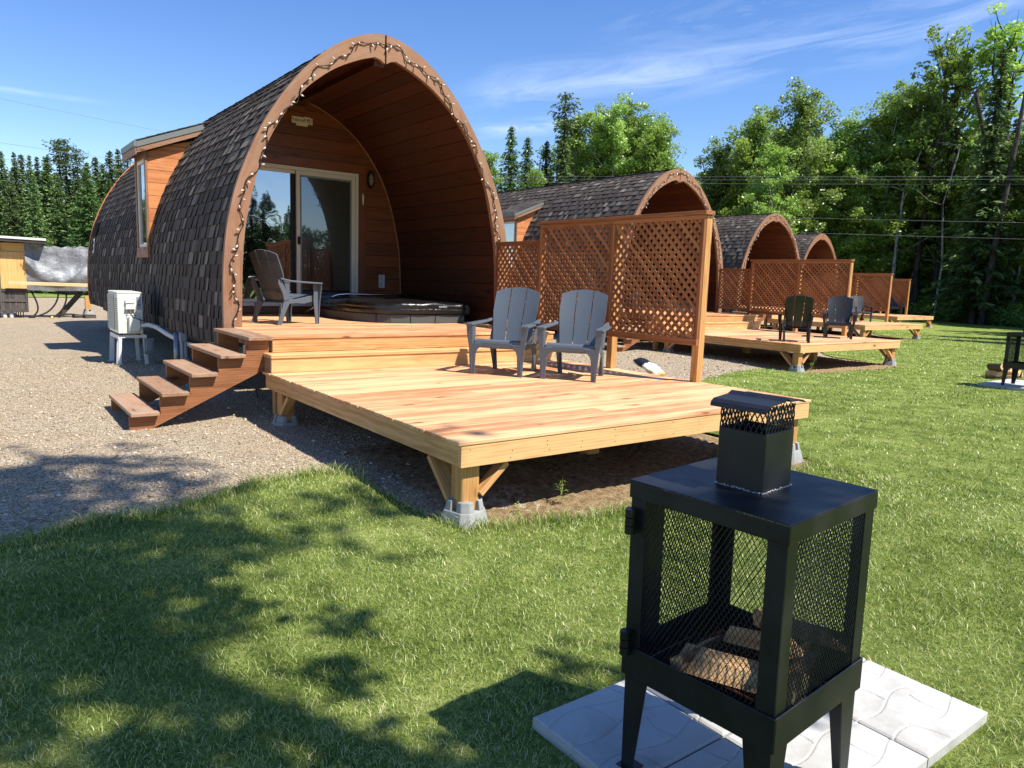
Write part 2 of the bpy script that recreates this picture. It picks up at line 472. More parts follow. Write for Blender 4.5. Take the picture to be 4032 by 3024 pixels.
a = t.n('MixShader'); a.inputs[0].default_value = .3; t.l(df.outputs[0], a.inputs[1]); t.l(tl.outputs[0], a.inputs[2])
b = t.n('MixShader'); b.inputs[0].default_value = .05; t.l(a.outputs[0], b.inputs[1]); t.l(gl.outputs[0], b.inputs[2])
t.l(b.outputs[0], t.out.inputs['Surface']); M['blade'] = t.mat
t = NT('bare_soil'); tc = t.n('TexCoord').outputs['Object']
c = t.ramp(t.noise(tc, 14, 6, .75), [(.3, srgb(104, 82, 60)), (.45, srgb(156, 130, 96)), (.6, srgb(190, 164, 124)), (.75, srgb(212, 190, 150))])
M['soil'] = t.pbr(c, .95, t.bump(t.noise(tc, 24, 6, .8), 1, .05), 0, .1)
t = NT('pebble'); rn = t.attr('rnd').outputs['Fac']
M['pebble'] = t.pbr(t.ramp(rn, [(0, srgb(120, 102, 82)), (.35, srgb(166, 148, 120)), (.75, srgb(194, 176, 148)), (1, srgb(216, 204, 184))]), .9, None, 0, .25)

def axis_pts(segs):
    out = []
    for a, b, st in segs: out += list(np.arange(a, b, st))
    return np.array(out + [segs[-1][1]])
gx = axis_pts([(-120, -20, 20), (-20, -6, 2), (-6, 12, .25), (12, 50, 1.5), (50, 220, 17)])
gy = axis_pts([(-120, -20, 20), (-20, -4, 2), (-4, 12, .25), (12, 50, 1.5), (50, 250, 20)])
def sheet(name, X, Y, dz, mat, kind='structure'):
    Z = GZ(X, Y) + dz
    V = np.stack([X, Y, Z], -1).reshape(-1, 3)
    m, n = X.shape
    i = np.arange(m * n).reshape(m, n)
    F = np.stack([i[:-1, :-1], i[1:, :-1], i[1:, 1:], i[:-1, 1:]], -1).reshape(-1, 4)
    o = npmesh(name, V, F, mat, smooth=True)
    return tag(o, kind=kind)
X, Y = np.meshgrid(gx, gy, indexing='ij')
o = sheet('gravel_ground', X, Y, .012 * wob(X, Y, .8) * (np.hypot(X, Y) < 40) - .006, M['gravel'])
lx = axis_pts([(-60, -10, 5), (-10, -3, .5), (-3, 5, .05), (5, 36, .2), (36, 60, 1), (60, 160, 10)])
d = np.concatenate([np.arange(0, 1.5, .06), np.arange(1.5, 6, .3), np.arange(6, 30, 2), [40, 60, 90]])
X, D = np.meshgrid(lx, d, indexing='ij')
Y = yedge(X) - D
Zo = .014 + .012 * wob(X, Y, .8) * 1.0 + .006 * ss(0, .3, D)
o = sheet('lawn', X, Y, Zo, M['lawn'])
# a strip of meadow far behind the cabins
mx_ = axis_pts([(-40, 40, 2)]); my = axis_pts([(35.5, 60, 1.5)])
X, Y = np.meshgrid(mx_, my, indexing='ij')
sheet('meadow', X, Y + .4 * np.sin(X), .02, M['lawn'])
# bare soil where the grass stops at the front of each deck
for si, (so, sa) in enumerate(SETS):
    X, Y = np.meshgrid(np.arange(-.1, 4.15, .045), np.arange(-.42, 2.4, .045), indexing='ij')
    X = X + so[0]; Y = Y + so[1]
    cl = .02 * np.abs(np.sin(X * 23 + 3 * np.sin(Y * 17))) * np.abs(np.cos(Y * 31 + 2 * np.sin(X * 13)))
    e = ss(0, .4, (X - so[0] + .1)) * ss(0, .3, 4.05 - (X - so[0])) * ss(0, .5, 2.4 - (Y - so[1]))
    sheet('soil', X, Y, -.012 + e * (.014 + cl + .01 * wob(X, Y, 3)), M['soil'])

# ---- grass blades (one mass: nobody could count them)
CAMX, CAMY = -2.4008, -3.7071
nr = np.random.default_rng(11)
def blades(n, r0, r1, pw, hs, ws, a0=-.14, a1=1.35, extra=None):
    u = nr.random(n)
    e = 2 - pw
    r = (r0 ** e + u * (r1 ** e - r0 ** e)) ** (1 / e)
    az = nr.uniform(a0, a1, n)
    x = CAMX + r * np.sin(az); y = CAMY + r * np.cos(az)
    keep = (y < yedge(x) + .05 * nr.random(n) - .02)
    # no blades under the pavers
    for (px, py) in ((0, 0), (12.83, 3.59)):
        keep &= ~((x > -.9 + px) & (x < .55 + px) & (y > -2.78 + py) & (y < -1.85 + py))
    for so, sa in SETS[1:]:   # thinner under the far decks
        keep &= ~((x > so[0]) & (x < so[0] + 3.9) & (y > so[1] - .05))
    x, y, r = x[keep], y[keep], r[keep]
    dry = np.clip(.5 + .42 * wob(x, y, 1.3, 1.1) + .30 * wob(x, y, 3.1, 2.2), 0, 1)
    dry = dry * (1 - .25 * ss(1.5, 8, x))
    dp = np.hypot(x + .2, y + 2.3)                                  # trampled, dry rim round the fire pit
    dry = np.clip(dry + .35 * np.exp(-((dp - 1.0) / .35) ** 2), 0, 1)
    k = nr.random(len(x)) > .35 * np.clip(dry - .55, 0, 1) * 2
    x, y, r, dry = x[k], y[k], r[k], dry[k]
    return x, y, r, dry
def blade_mesh(x, y, r, dry, hs, ws):
    n = len(x)
    z = GZ(x, y) + .012 + .012 * wob(x, y, .8)
    h = hs * nr.uniform(.55, 1.25, n) * (1.1 - .35 * dry)
    w = ws * nr.uniform(.6, 1.3, n) * np.maximum(1, r / 3.2)
    az = nr.uniform(0, 2 * np.pi, n)
    lean = nr.uniform(.25, 1.35, n) * h
    la = nr.uniform(0, 2 * np.pi, n)
    dx, dy = np.cos(la) * lean, np.sin(la) * lean
    cx, cy = np.cos(az) * w / 2, np.sin(az) * w / 2
    V = np.empty((n, 5, 3))
    V[:, 0] = np.stack([x - cx, y - cy, z], -1); V[:, 1] = np.stack([x + cx, y + cy, z], -1)
    mx, my, mz = x + dx * .35, y + dy * .35, z + h * .6
    V[:, 2] = np.stack([mx - cx * .8, my - cy * .8, mz], -1); V[:, 3] = np.stack([mx + cx * .8, my + cy * .8, mz], -1)
    V[:, 4] = np.stack([x + dx, y + dy, z + h * .95], -1)
    i = (np.arange(n) * 5)[:, None]
    F = np.stack([i + [0, 1, 3], i + [0, 3, 2], i + [2, 3, 4]], 1).reshape(-1, 3)
    c = np.clip(.33 + .40 * (dry - .5) + nr.normal(0, .22, n) + (nr.random(n) < .10) * .35, 0, 1)
    return V.reshape(-1, 3), F, np.repeat(c, 3)
parts = []
for n, r0, r1, pw, hs, ws in ((270000, .9, 7, 1.15, .034, .0028), (180000, 6, 34, 1.55, .036, .0032)):
    x, y, r, dry = blades(n, r0, r1, pw, hs, ws)
    parts.append(blade_mesh(x, y, r, dry, hs, ws))
# longer unmown tufts along the edge and round the deck blocks
ex = nr.uniform(-3, 4.2, 5200); ey = yedge(ex) - np.abs(nr.normal(0, .06, 5200))
parts.append(blade_mesh(ex, ey, np.full(5200, 4.0), np.full(5200, .35), .085, .003))
off = 0; Vs = []; Fs = []; Cs = []
for V, F, C_ in parts:
    Vs.append(V); Fs.append(F + off); Cs.append(C_); off += len(V)
o = npmesh('grass', np.concatenate(Vs), np.concatenate(Fs), M['blade'], rnd=np.concatenate(Cs))
tag(o, 'short mown green grass with pale dry patches covering the lawn', 'grass', kind='stuff')
del parts, Vs, Fs, Cs

# ---- loose stones on the gravel
def stones(n, box, smin, smax):
    x = nr.uniform(box[0], box[1], n); y = box[2] + (box[3] - box[2]) * nr.random(n) ** 1.5
    k = y > yedge(x) - .05; x, y = x[k], y[k]
    return x, y, nr.uniform(smin, smax, len(x)) * (1 + (nr.random(len(x)) < .03) * 1.2)
S = [stones(52000, (-4.2, .6, .7, 10), .004, .011), stones(9000, (3.9, 11, 2.2, 9), .009, .018)]
x = np.concatenate([s[0] for s in S]); y = np.concatenate([s[1] for s in S]); s_ = np.concatenate([s[2] for s in S])
n = len(x); z = GZ(x, y) + .012 * wob(x, y, .8) - .006 + s_ * .25
base = np.array([[1, 0, 0], [-1, 0, 0], [0, 1, 0], [0, -1, 0], [0, 0, 1], [0, 0, -1]], float)
J = base[None] * nr.uniform(.6, 1.25, (n, 6, 1)) + nr.normal(0, .16, (n, 6, 3))
J[:, :, 2] *= .6
a = nr.uniform(0, 6.28, n); ca, sa = np.cos(a)[:, None], np.sin(a)[:, None]
Xr = J[:, :, 0] * ca - J[:, :, 1] * sa; Yr = J[:, :, 0] * sa + J[:, :, 1] * ca
V = np.stack([x[:, None] + Xr * s_[:, None], y[:, None] + Yr * s_[:, None], z[:, None] + J[:, :, 2] * s_[:, None]], -1).reshape(-1, 3)
oct_ = np.array([[0, 2, 4], [2, 1, 4], [1, 3, 4], [3, 0, 4], [2, 0, 5], [1, 2, 5], [3, 1, 5], [0, 3, 5]])
F = (np.arange(n)[:, None, None] * 6 + oct_[None]).reshape(-1, 3)
o = npmesh('gravel', V, F, M['pebble'], rnd=np.repeat(nr.random(n), 8))
tag(o, 'loose crushed stones lying over the beige gravel', 'gravel', kind='stuff')
# ------------------------------------------------------------------ cabin
OUT = [(1.97, .12), (2.0, .35), (2.0, .8), (1.98, 1.18), (1.935, 1.54), (1.84, 1.95), (1.715, 2.28), (1.565, 2.6), (1.42, 2.85), (1.22, 3.14), (1.0, 3.40), (.74, 3.64), (.48, 3.81), (.22, 3.915), (0.006, 3.955)]
INN = [(1.82, .12), (1.815, .39), (1.80, .99), (1.76, 1.49), (1.68, 1.87), (1.60, 2.18), (1.485, 2.49), (1.295, 2.83), (1.05, 3.14), (.81, 3.35), (.6, 3.49), (.34, 3.615), (.15, 3.68), (0.006, 3.70)]
XC = 2.0
def resample(pts, n):
    P = [Vector((a, b, 0)) for a, b in pts]
    fine = []
    for i in range(len(P) - 1):
        p0 = P[max(0, i - 1)]; p1 = P[i]; p2 = P[i + 1]; p3 = P[min(len(P) - 1, i + 2)]
        for k in range(8):
            u = k / 8
            fine.append(.5 * ((2 * p1) + (p2 - p0) * u + (2 * p0 - 5 * p1 + 4 * p2 - p3) * u * u + (3 * p1 - p0 - 3 * p2 + p3) * u ** 3))
    fine.append(P[-1])
    L = [0]
    for i in range(1, len(fine)): L.append(L[-1] + (fine[i] - fine[i - 1]).length)
    xs = np.interp(np.linspace(0, L[-1], n), L, [p.x for p in fine]); ys = np.interp(np.linspace(0, L[-1], n), L, [p.y for p in fine])
    return list(zip(xs.tolist(), ys.tolist())), L[-1]
class Prof:
    def __init__(s, pts, n=200):
        s.p, s.L = resample(pts, n); s.n = n
        s.a = np.linspace(0, s.L, n); s.x = np.array([q[0] for q in s.p]); s.z = np.array([q[1] for q in s.p])
    def at(s, a, off=0.0):
        a = min(max(a, 0), s.L)
        x = float(np.interp(a, s.a, s.x)); z = float(np.interp(a, s.a, s.z))
        e = .03
        x1 = float(np.interp(min(a + e, s.L), s.a, s.x)); z1 = float(np.interp(min(a + e, s.L), s.a, s.z))
        x0 = float(np.interp(max(a - e, 0), s.a, s.x)); z0 = float(np.interp(max(a - e, 0), s.a, s.z))
        tx, tz = x1 - x0, z1 - z0; L = math.hypot(tx, tz) or 1
        nx, nz = tz / L, -tx / L
        return x + nx * off, z + nz * off
    def hw(s, z): return float(np.interp(z, s.z, s.x))
PO, PI_ = Prof(OUT), Prof(INN)
Y0, Y1, YW = 5.06, 16.45, 8.0
CB = Vector((2.0, 5.1, -.47))        # the cabin's base point inside its set
def cm(base=CB):
    m = MB(); m.M = Matrix.Translation(-base); return m

def make_cabin():
    root = empty('pod_cabin', (0, 0, 0))
    # shingled shell
    m = cm()
    ro = random.Random(3)
    for s in (1, -1):
        a = 0.0; row = 0
        while a < PO.L - .02:
            a1 = min(a + .158, PO.L); up = min(a1 + .03, PO.L)
            def P(aa, off, y, s=s):
                x, z = PO.at(aa, off); return (XC - s * x, y, z)
            y = Y0 + .05
            while y < Y1 - .01:
                w = ro.uniform(.12, .34); yb = min(y + w, Y1)
                r = ro.random() * .4
                m.m = 0
                vs = [P(a, .010, y), P(a, .010, yb), P(up, .003, yb), P(up, .003, y), P(a, -.002, y), P(a, -.002, yb)]
                m._add(vs, [(0, 1, 2, 3), (0, 4, 5, 1)], None, r)
                y = yb
            y = Y0 + .05 + ro.uniform(0, .1)
            while y < Y1 - .03:
                w = ro.choice((.08, .11, .14, .18, .22)) * ro.uniform(.85, 1.15); yb = min(y + w, Y1)
                r = ro.uniform(.25, .8) if ro.random() < .87 else ro.uniform(.84, 1)
                o2 = ro.uniform(.019, .025); dr = ro.uniform(-.004, .004)
                m.m = 0
                vs = [P(a + dr, o2, y), P(a + dr, o2, yb), P(up, .006, yb), P(up, .006, y), P(a + dr, .0, y), P(a + dr, .0, yb), P(up, .0, yb), P(up, .0, y)]
                m._add(vs, [(0, 1, 2, 3)], None, r)
                m.m = 1
                m._add(vs, [(0, 3, 7, 4), (1, 5, 6, 2), (0, 4, 5, 1)], None, r)
                y = yb + (ro.uniform(.05, .16) if ro.random() < .8 else 0)
            a = a1; row += 1
    for i in range(37):                       # ridge caps
        yy = Y0 + .06 + i * .307
        m.m = 0
        m.box(XC - .13, XC, yy, yy + .31, 3.955, 3.975, r=ro.random() * .8); m.box(XC, XC + .13, yy, yy + .31, 3.955, 3.975, r=ro.random() * .8)
    m.build('shingle_roof', [M['shingle'], M['shingle_dark']], root)
    # closed body: skin just under the shingles, floor, rear wall
    m = cm()
    n = 40
    ring = [PO.at(PO.L * i / n, -.012) for i in range(n + 1)]
    poly = [(XC - x, z) for x, z in ring] + [(XC + x, z) for x, z in reversed(ring)]
    ys = (Y0 + .05, Y1)
    for i in range(len(poly) - 1):
        p, q = poly[i], poly[i + 1]
        m._add([(p[0], ys[0], p[1]), (q[0], ys[0], q[1]), (q[0], ys[1], q[1]), (p[0], ys[1], p[1])], [(0, 1, 2, 3)])
    m._add([(p[0], Y1 - .004, p[1]) for p in poly], [tuple(range(len(poly)))])
    m.box(.06, 3.94, YW + .2, Y1 - .02, .13, .3)
    m.build('sheathing', M['inside'], root)
    # floor frame and steel screw piles
    m = cm()
    for x in (.25, 3.6): m.box(x, x + .14, Y0 + .2, Y1 - .1, -.02, .118)
    for k in range(12): m.box(.4, 3.6, Y0 + .4 + k * .95, Y0 + .45 + k * .95, -.01, .117)
    m.build('floor_frame', M['greyboard'], root)
    for (px, py) in ((.33, 15.9), (.33, 12.4), (.33, 8.7), (.33, 6.1), (3.67, 15.9), (3.67, 12.4), (3.67, 8.7), (3.67, 6.1)):
        m = cm(); m.tube([(px, py, -.62), (px, py, -.03)], .055, 12); m.box(px - .08, px + .08, py - .08, py + .08, -.03, -.022)
        m.build('pile', M['steel'], root)
    # front trim: two halves that meet at the ridge
    for s in (1, -1):
        m = cm()
        no, ni = 46, 40
        o_ = [PO.at(PO.L * i / no, .022) for i in range(no + 1)]
        o_[-1] = (.012, o_[-1][1])
        i_ = [PI_.at(PI_.L * i / ni, 0) for i in range(ni + 1)]
        i_ = [(x, z - (.045 * math.exp(-((x - .04) / .05) ** 2))) for x, z in i_ if x > .012] + [(.012, 3.63)]
        # quads front/back between resampled outer and inner lines
        k = 60
        oo = Prof([(x, z) for x, z in o_], k + 1); ii = Prof([(x, z) for x, z in i_], k + 1)
        seam = ro.random()
        for j in range(k):
            a0, a1 = j / k, (j + 1) / k
            A, B = oo.p[j], oo.p[j + 1]; C, D = ii.p[j + 1], ii.p[j]
            r = [.15, .6, .35, .8][min(3, int(a0 * 4.2))]
            vs = []
            for yy in (Y0, Y0 + .062):
                vs += [(XC - s * A[0], yy, A[1]), (XC - s * B[0], yy, B[1]), (XC - s * C[0], yy, C[1]), (XC - s * D[0], yy, D[1])]
            gl = oo.L * a0; gl1 = oo.L * a1
            off = int(a0 * 4.2) * 7
            g = [(gl + off, 0, 0), (gl1 + off, 0, 0), (gl1 + off, .2, 0), (gl + off, .2, 0)] + [(gl + off, 0, .06), (gl1 + off, 0, .06), (gl1 + off, .2, .06), (gl + off, .2, .06)]
            fs = [(0, 1, 2, 3), (7, 6, 5, 4), (0, 4, 5, 1), (3, 2, 6, 7)]
            if j == 0: fs.append((0, 3, 7, 4))
            if j == k - 1: fs.append((1, 5, 6, 2))
            if s < 0: fs = [f[::-1] for f in fs]
            m._add(vs, fs, g, r)
        m.build('front_trim', M['stain'], root)
    m = cm()                                  # rear edge trim
    k = 40
    for s in (1, -1):
        for j in range(k):
            A = PO.at(PO.L * j / k, .03); B = PO.at(PO.L * (j + 1) / k, .03); C = PO.at(PO.L * (j + 1) / k, -.03); D = PO.at(PO.L * j / k, -.03)
            vs = [(XC - s * p[0], y, p[1]) for y in (Y1 - .002, Y1 + .05) for p in (A, B, C, D)]
            m._add(vs, [(0, 1, 2, 3), (7, 6, 5, 4), (0, 4, 5, 1), (3, 2, 6, 7)], [(j * .1, 0, 0)] * 8, .7)
    m.build('rear_trim', M['cladlit'], root)
    # porch lining
    m = cm()
    for s in (1, -1):
        a = 0.0
        while a < PI_.L - .03:
            b = min(a + .205, PI_.L)
            A = PI_.at(a + .003, .0); B = PI_.at(b - .003, .0); A2 = PI_.at(a + .003, .018); B2 = PI_.at(b - .003, .018)
            mid = PI_.at((a + b) / 2, 0)
            yy = [Y0 + .06, YW]
            o1, o2 = ro.uniform(0, 40), ro.uniform(0, 40)
            vs = []; g = []
            for y in yy:
                for q, w in ((A, 0), (mid, .1), (B, .2), (B2, .2), (A2, 0)):
                    vs.append((XC - s * q[0], y, q[1])); g.append((y + o1, w + o2, 0))
            fs = [(0, 1, 6, 5), (1, 2, 7, 6), (2, 3, 8, 7), (4, 0, 5, 9), (3, 4, 9, 8)]
            if s > 0: fs = [f[::-1] for f in fs]
            m._add(vs, fs, g)
            a = b
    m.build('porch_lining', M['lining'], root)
    m = cm(); m.box(XC - .12, XC + .02, Y0 + .07, YW - .02, 3.60, 3.69); m.build('ridge_beam', M['lining'], root, .006)
    m = cm(); m.box(XC - .2, XC + .08, YW - .05, YW - .001, 3.50, 3.598); m.build('beam_bracket', M['clad'], root, .004)
    # porch back wall of horizontal boards
    DX0, DX1, DZ0, DZ1 = .86, 2.99, .47, 2.67
    m = cm()
    z = .35
    while z < 3.66:
        z1 = min(z + .2, 3.68)
        def hw(zz): return PI_.hw(zz) - .002
        zz0, zz1 = z + .003, z1 - .003
        w0, w1 = hw(zz0), hw(zz1)
        segs = [(-1, 1)]
        if zz0 < DZ1 - .0 and zz1 > DZ0: segs = [('L', DX0), ('R', DX1)]
        r0 = ro.random()
        for sg in segs:
            if sg[0] == 'L': poly = [(XC - w0, zz0), (DX0, zz0), (DX0, zz1), (XC - w1, zz1)]
            elif sg[0] == 'R': poly = [(DX1, zz0), (XC + w0, zz0), (XC + w1, zz1), (DX1, zz1)]
            else: poly = [(XC - w0, zz0), (XC + w0, zz0), (XC + w1, zz1), (XC - w1, zz1)]
            m.prism(poly, 'xz', YW, YW + .02, 0)
        z = z1
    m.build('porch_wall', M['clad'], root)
    m = cm()
    pts = [(XC + x, YW - .012, z) for x, z in [PI_.at(PI_.L * i / 50, -.012) for i in range(4, 51)]]
    pts2 = [(XC - x, YW - .012, z) for x, z in [PI_.at(PI_.L * i / 50, -.012) for i in range(4, 51)]]
    m.tube(pts, .011, 6, r=.9); m.tube(pts2, .011, 6, r=.9)
    m.build('corner_moulding', M['stain'], root)
    m = cm(); m.box(DX0 - .12, DX1 + .13, YW - .024, YW - .001, DZ1 + .005, DZ1 + .15); m.box(DX1 + .003, DX1 + .13, YW - .022, YW - .001, .36, DZ1); m.box(DX0 - .12, DX0 - .003, YW - .022, YW - .001, .36, DZ1)
    m.box(DX0, DX1, YW - .03, YW - .001, .36, DZ0 - .004)
    m.build('door_casing', M['clad'], root, .003)
    # sliding patio door
    m = cm(); f_ = .055
    m.box(DX0, DX1, YW - .02, YW + .09, DZ1 - f_, DZ1); m.box(DX0, DX1, YW - .05, YW + .09, DZ0, DZ0 + f_)
    m.box(DX0, DX0 + f_, YW - .02, YW + .09, DZ0 + f_, DZ1 - f_); m.box(DX1 - f_, DX1, YW - .02, YW + .09, DZ0 + f_, DZ1 - f_)
    door = m.build('sliding_door', M['vinyl'], root, .004)
    m = cm()                                   # fixed left sash
    xl, xr, zb, zt = DX0 + f_ + .002, 1.93, DZ0 + f_ + .002, DZ1 - f_ - .002
    m.box(xl, xr, YW + .045, YW + .08, zt - .05, zt); m.box(xl, xr, YW + .045, YW + .08, zb, zb + .05); m.box(xl, xl + .05, YW + .045, YW + .08, zb + .05, zt - .05)
    m.m = 1; m.box(xr - .075, xr, YW + .045, YW + .08, zb + .05, zt - .05)
    m.build('fixed_sash', [M['vinyl'], M['dark']], door)
    m = cm(); m.box(xl + .05, xr - .075, YW + .058, YW + .066, zb + .05, zt - .05); m.build('glass_pane', M['glass'], door)
    m = cm()
    xl, xr = 1.925, DX1 - f_ - .002
    m.box(xl, xr, YW - .01, YW + .03, zt - .06, zt); m.box(xl, xr, YW - .01, YW + .03, zb, zb + .08); m.box(xl, xl + .062, YW - .012, YW + .03, zb + .08, zt - .06); m.box(xr - .06, xr, YW - .01, YW + .03, zb + .08, zt - .06)
    m.build('sliding_sash', M['vinyl'], door, .003)
    m = cm(); m.box(xl + .062, xl + .09, YW + .0, YW + .012, zb + .08, zt - .06); m.box(xr - .085, xr - .06, YW + .0, YW + .012, zb + .08, zt - .06); m.box(xl + .09, xr - .085, YW + .0, YW + .012, zt - .09, zt - .06)
    m.build('screen_frame', M['greybox'], door)
    m = cm(); m.box(xl + .09, xr - .085, YW + .006, YW + .014, zb + .08, zt - .09); m.build('screened_pane', M['screenglass'], door)
    m = cm(); m.box(xl + .015, xl + .055, YW - .05, YW - .013, 1.46, 1.58); m.build('door_handle', M['dark'], door, .006)
    # wall lamp
    m = cm()
    c = Vector((3.21, YW - .045, 2.6))
    rows = []
    for i in range(9):
        u = i / 8 * math.pi
        rows.append([(c.x + .042 * math.sin(u) * math.cos(k / 12 * 2 * math.pi), c.y + .05 * math.sin(u) * math.sin(k / 12 * 2 * math.pi), c.z - .10 * math.cos(u)) for k in range(13)])
    m.grid(rows); lampglass = m
    m2 = cm()
    m2.prism([(c.x + .068 * math.cos(k / 20 * 6.283), c.z + .15 * math.sin(k / 20 * 6.283)) for k in range(20)], 'xz', YW - .03, YW - .001)
    lamp = m2.build('wall_lamp', M['dark'], root, .004)
    lampglass.build('lamp_shade', M['lampglass'], lamp, smooth=True)
    m = cm()
    for u in (0, math.pi / 2):
        m.tube([(c.x + .052 * math.cos(u) * math.cos(k / 10 * math.pi), c.y - .062 * math.sin(k / 10 * math.pi) * (1 if u == 0 else .02) + (0 if u == 0 else -.06 * math.sin(k / 10 * math.pi)), c.z + (0 if u == 0 else .11 * math.cos(k / 10 * math.pi))) for k in range(11)], .005, 6)
    for dz in (-.055, .055):
        m.tube([(c.x + .046 * math.cos(k / 10 * math.pi), c.y - .058 * math.sin(k / 10 * math.pi), c.z + dz) for k in range(11)], .004, 6)
    m.build('lamp_cage', M['dark'], lamp)
    # dormer
    d = empty('dormer', (0, 0, 0)); setparent(d, root)
    DY0, DY1 = 9.28, 10.12
    def shellx(z): return XC - PO.hw(z)
    for (ya, yb) in ((DY0, DY0 + .02), (DY1 - .02, DY1)):
        m = cm(); z = 1.34
        while z < 3.2:
            z1 = min(z + .2, 3.2)
            xa = .012
            top = lambda x: 2.80 + (x + .0) * .42
            zz0, zz1 = z + .003, z1 - .003
            poly = [(xa, zz0), (shellx(zz0) + .05, zz0), (shellx(zz1) + .05, zz1), (xa, zz1)]
            if zz1 > 2.80:
                xm = max((zz1 - 2.80) / .42, xa)
                if xm >= shellx(zz1): poly = [(max(xa, (zz0 - 2.8) / .42), zz0), (shellx(zz0) + .05, zz0), (shellx(zz0) + .1, top(shellx(zz0)))]
                else: poly = [(max(xa, (zz0 - 2.8) / .42), zz0), (shellx(zz0) + .05, zz0), (shellx(zz1) + .05, zz1), (xm, zz1)]
                if zz0 < 2.8: poly.insert(len(poly), (xa, 2.8))
            if poly[1][0] - poly[0][0] > .01 and zz1 - zz0 > .02:
                m.prism(poly, 'xz', ya, yb, 0)
            z = z1
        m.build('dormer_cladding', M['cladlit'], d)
    m = cm()
    m.box(-.022, .012, DY0 - .022, DY0 + .075, 1.2, 2.83); m.box(-.022, .012, DY1 - .075, DY1 + .022, 1.2, 2.83)
    m.box(-.02, .012, DY0 + .075, DY1 - .075, 2.72, 2.83); m.box(-.03, .03, DY0 - .03, DY1 + .03, 1.17, 1.335)
    m.build('corner_boards', M['stain'], d, .003)
    m = cm(); m.box(-.004, .05, DY0 + .077, DY0 + .13, 1.337, 2.718); m.box(-.004, .05, DY1 - .13, DY1 - .077, 1.337, 2.718); m.box(-.004, .05, DY0 + .13, DY1 - .13, 2.66, 2.718); m.box(-.004, .05, DY0 + .13, DY1 - .13, 1.337, 1.39)
    w_ = m.build('window_frame', M['vinyl'], d, .003)
    m = cm(); m.box(.02, .028, DY0 + .13, DY1 - .13, 1.39, 2.66); m.build('pane', M['glass'], d)
    m = cm(); sl = .40
    ya, yb = DY0 - .13, DY1 + .17
    def rf(x): return 2.84 + (x + .14) * sl
    m.prism([(-.15, rf(-.15) + .10), (.86, rf(.86) + .10), (.86, rf(.86) + .012), (-.15, rf(-.15) + .012)], 'xz', ya + .03, yb - .03, 1); 
    m.build('roof_deck', M['greyflash'], d)
    m = cm()
    for i in range(7):
        x0 = -.17 + i * .155
        yy = ya - .01
        while yy < yb + .01:
            w = rng.uniform(.1, .2); y2 = min(yy + w, yb + .015)
            m.prism([(x0, rf(x0) + .118), (x0 + .17, rf(x0 + .17) + .112), (x0 + .17, rf(x0 + .17) + .102), (x0, rf(x0) + .102)], 'xz', yy, y2, r=rng.random() * .75)
            yy = y2
    m.build('dormer_shingles', M['shingle'], d)
    m = cm()
    m.prism([(-.15, rf(-.15)), (.80, rf(.80)), (.80, rf(.8) - .075), (-.14, rf(-.14) - .085)], 'xz', ya, ya + .028, 0)
    m.prism([(-.15, rf(-.15)), (.80, rf(.80)), (.80, rf(.8) - .075), (-.14, rf(-.14) - .085)], 'xz', yb - .028, yb, 0)
    m.box(-.175, -.152, ya, yb, rf(-.15) - .11, rf(-.15) + .005)
    m.build('barge_board', M['stain'], d, .003)
    m = cm()
    m.prism([(-.16, rf(-.16) + .085), (.83, rf(.83) + .085), (.83, rf(.83) + .003), (-.16, rf(-.16) + .003)], 'xz', ya - .012, ya + .029, 0)
    m.box(-.19, -.153, ya - .012, yb, rf(-.15) + .006, rf(-.15) + .098)
    m.build('metal_fascia', M['greyflash'], d)
    return root

def place(root, base, si, label=None, group=None):
    (ox, oy, oz), a = SETS[si]
    c, s = math.cos(a), math.sin(a)
    root.location = (ox + base.x * c - base.y * s, oy + base.x * s + base.y * c, oz + base.z)
    root.rotation_euler = (0, 0, a)
    if label: root['label'] = label
    if group: root['group'] = group
    return root

cab = make_cabin()
CL = ['nearest and largest arched pod cabin, number 3 near its rear edge',
      'second arched pod cabin from the camera, behind the big lattice screen, with fairy lights',
      'third arched pod cabin from the camera, just left of the last one',
      'farthest and smallest arched pod cabin of the row, without fairy lights']
cab['category'] = 'cabin'
cabins = [cab] + [copy_tree(cab) for _ in range(3)]
for i, c_ in enumerate(cabins): place(c_, CB, i, CL[i], 'arched pod cabins in a row')

# number and maker's plate belong to the first cabin only
def text(name, body, size, mat, parent, loc, rot, ext=.002):
    cu = bpy.data.curves.new(name, 'FONT'); cu.body = body; cu.size = size; cu.extrude = ext
    cu.align_x = 'CENTER'; cu.align_y = 'CENTER'
    cu.materials.append(mat)
    tmp = bpy.data.objects.new(name, cu); COL.objects.link(tmp)
    bpy.context.view_layer.update()
    me = bpy.data.meshes.new_from_object(tmp.evaluated_get(bpy.context.evaluated_depsgraph_get()))
    bpy.data.objects.remove(tmp)
    if not me.materials: me.materials.append(mat)
    o = bpy.data.objects.new(name, me); COL.objects.link(o)
    setparent(o, parent); o.location = loc; o.rotation_euler = rot
    return o
text('house_number', '3', .46, M['white'], cab, Vector((.012, 15.55, 1.44)) - CB, (R(84), 0, R(-90)), .006)
m = cm(); m.prism([(.035, 1.68), (.045, 1.68), (.125, 1.98), (.115, 1.98)], 'xz', 15.45, 15.85); m.build('dark_panel', M['shingle_dark'], cab)
m = cm()
m.box(1.86, 2.20, YW - .012, YW - .001, 3.335, 3.435); m.box(1.93, 2.12, YW - .011, YW - .0012, 3.30, 3.335)
m.box(2.06, 2.17, YW - .0125, YW - .001, 3.435, 3.448)
pl = m.build('maker_plate', M['white'], cab, .004)
o = text('plate_lettering', 'Habitat', .074, M['ink'], pl, Vector((1.955, YW - .0135, 3.386)) - CB, (R(90), 0, 0), .001)
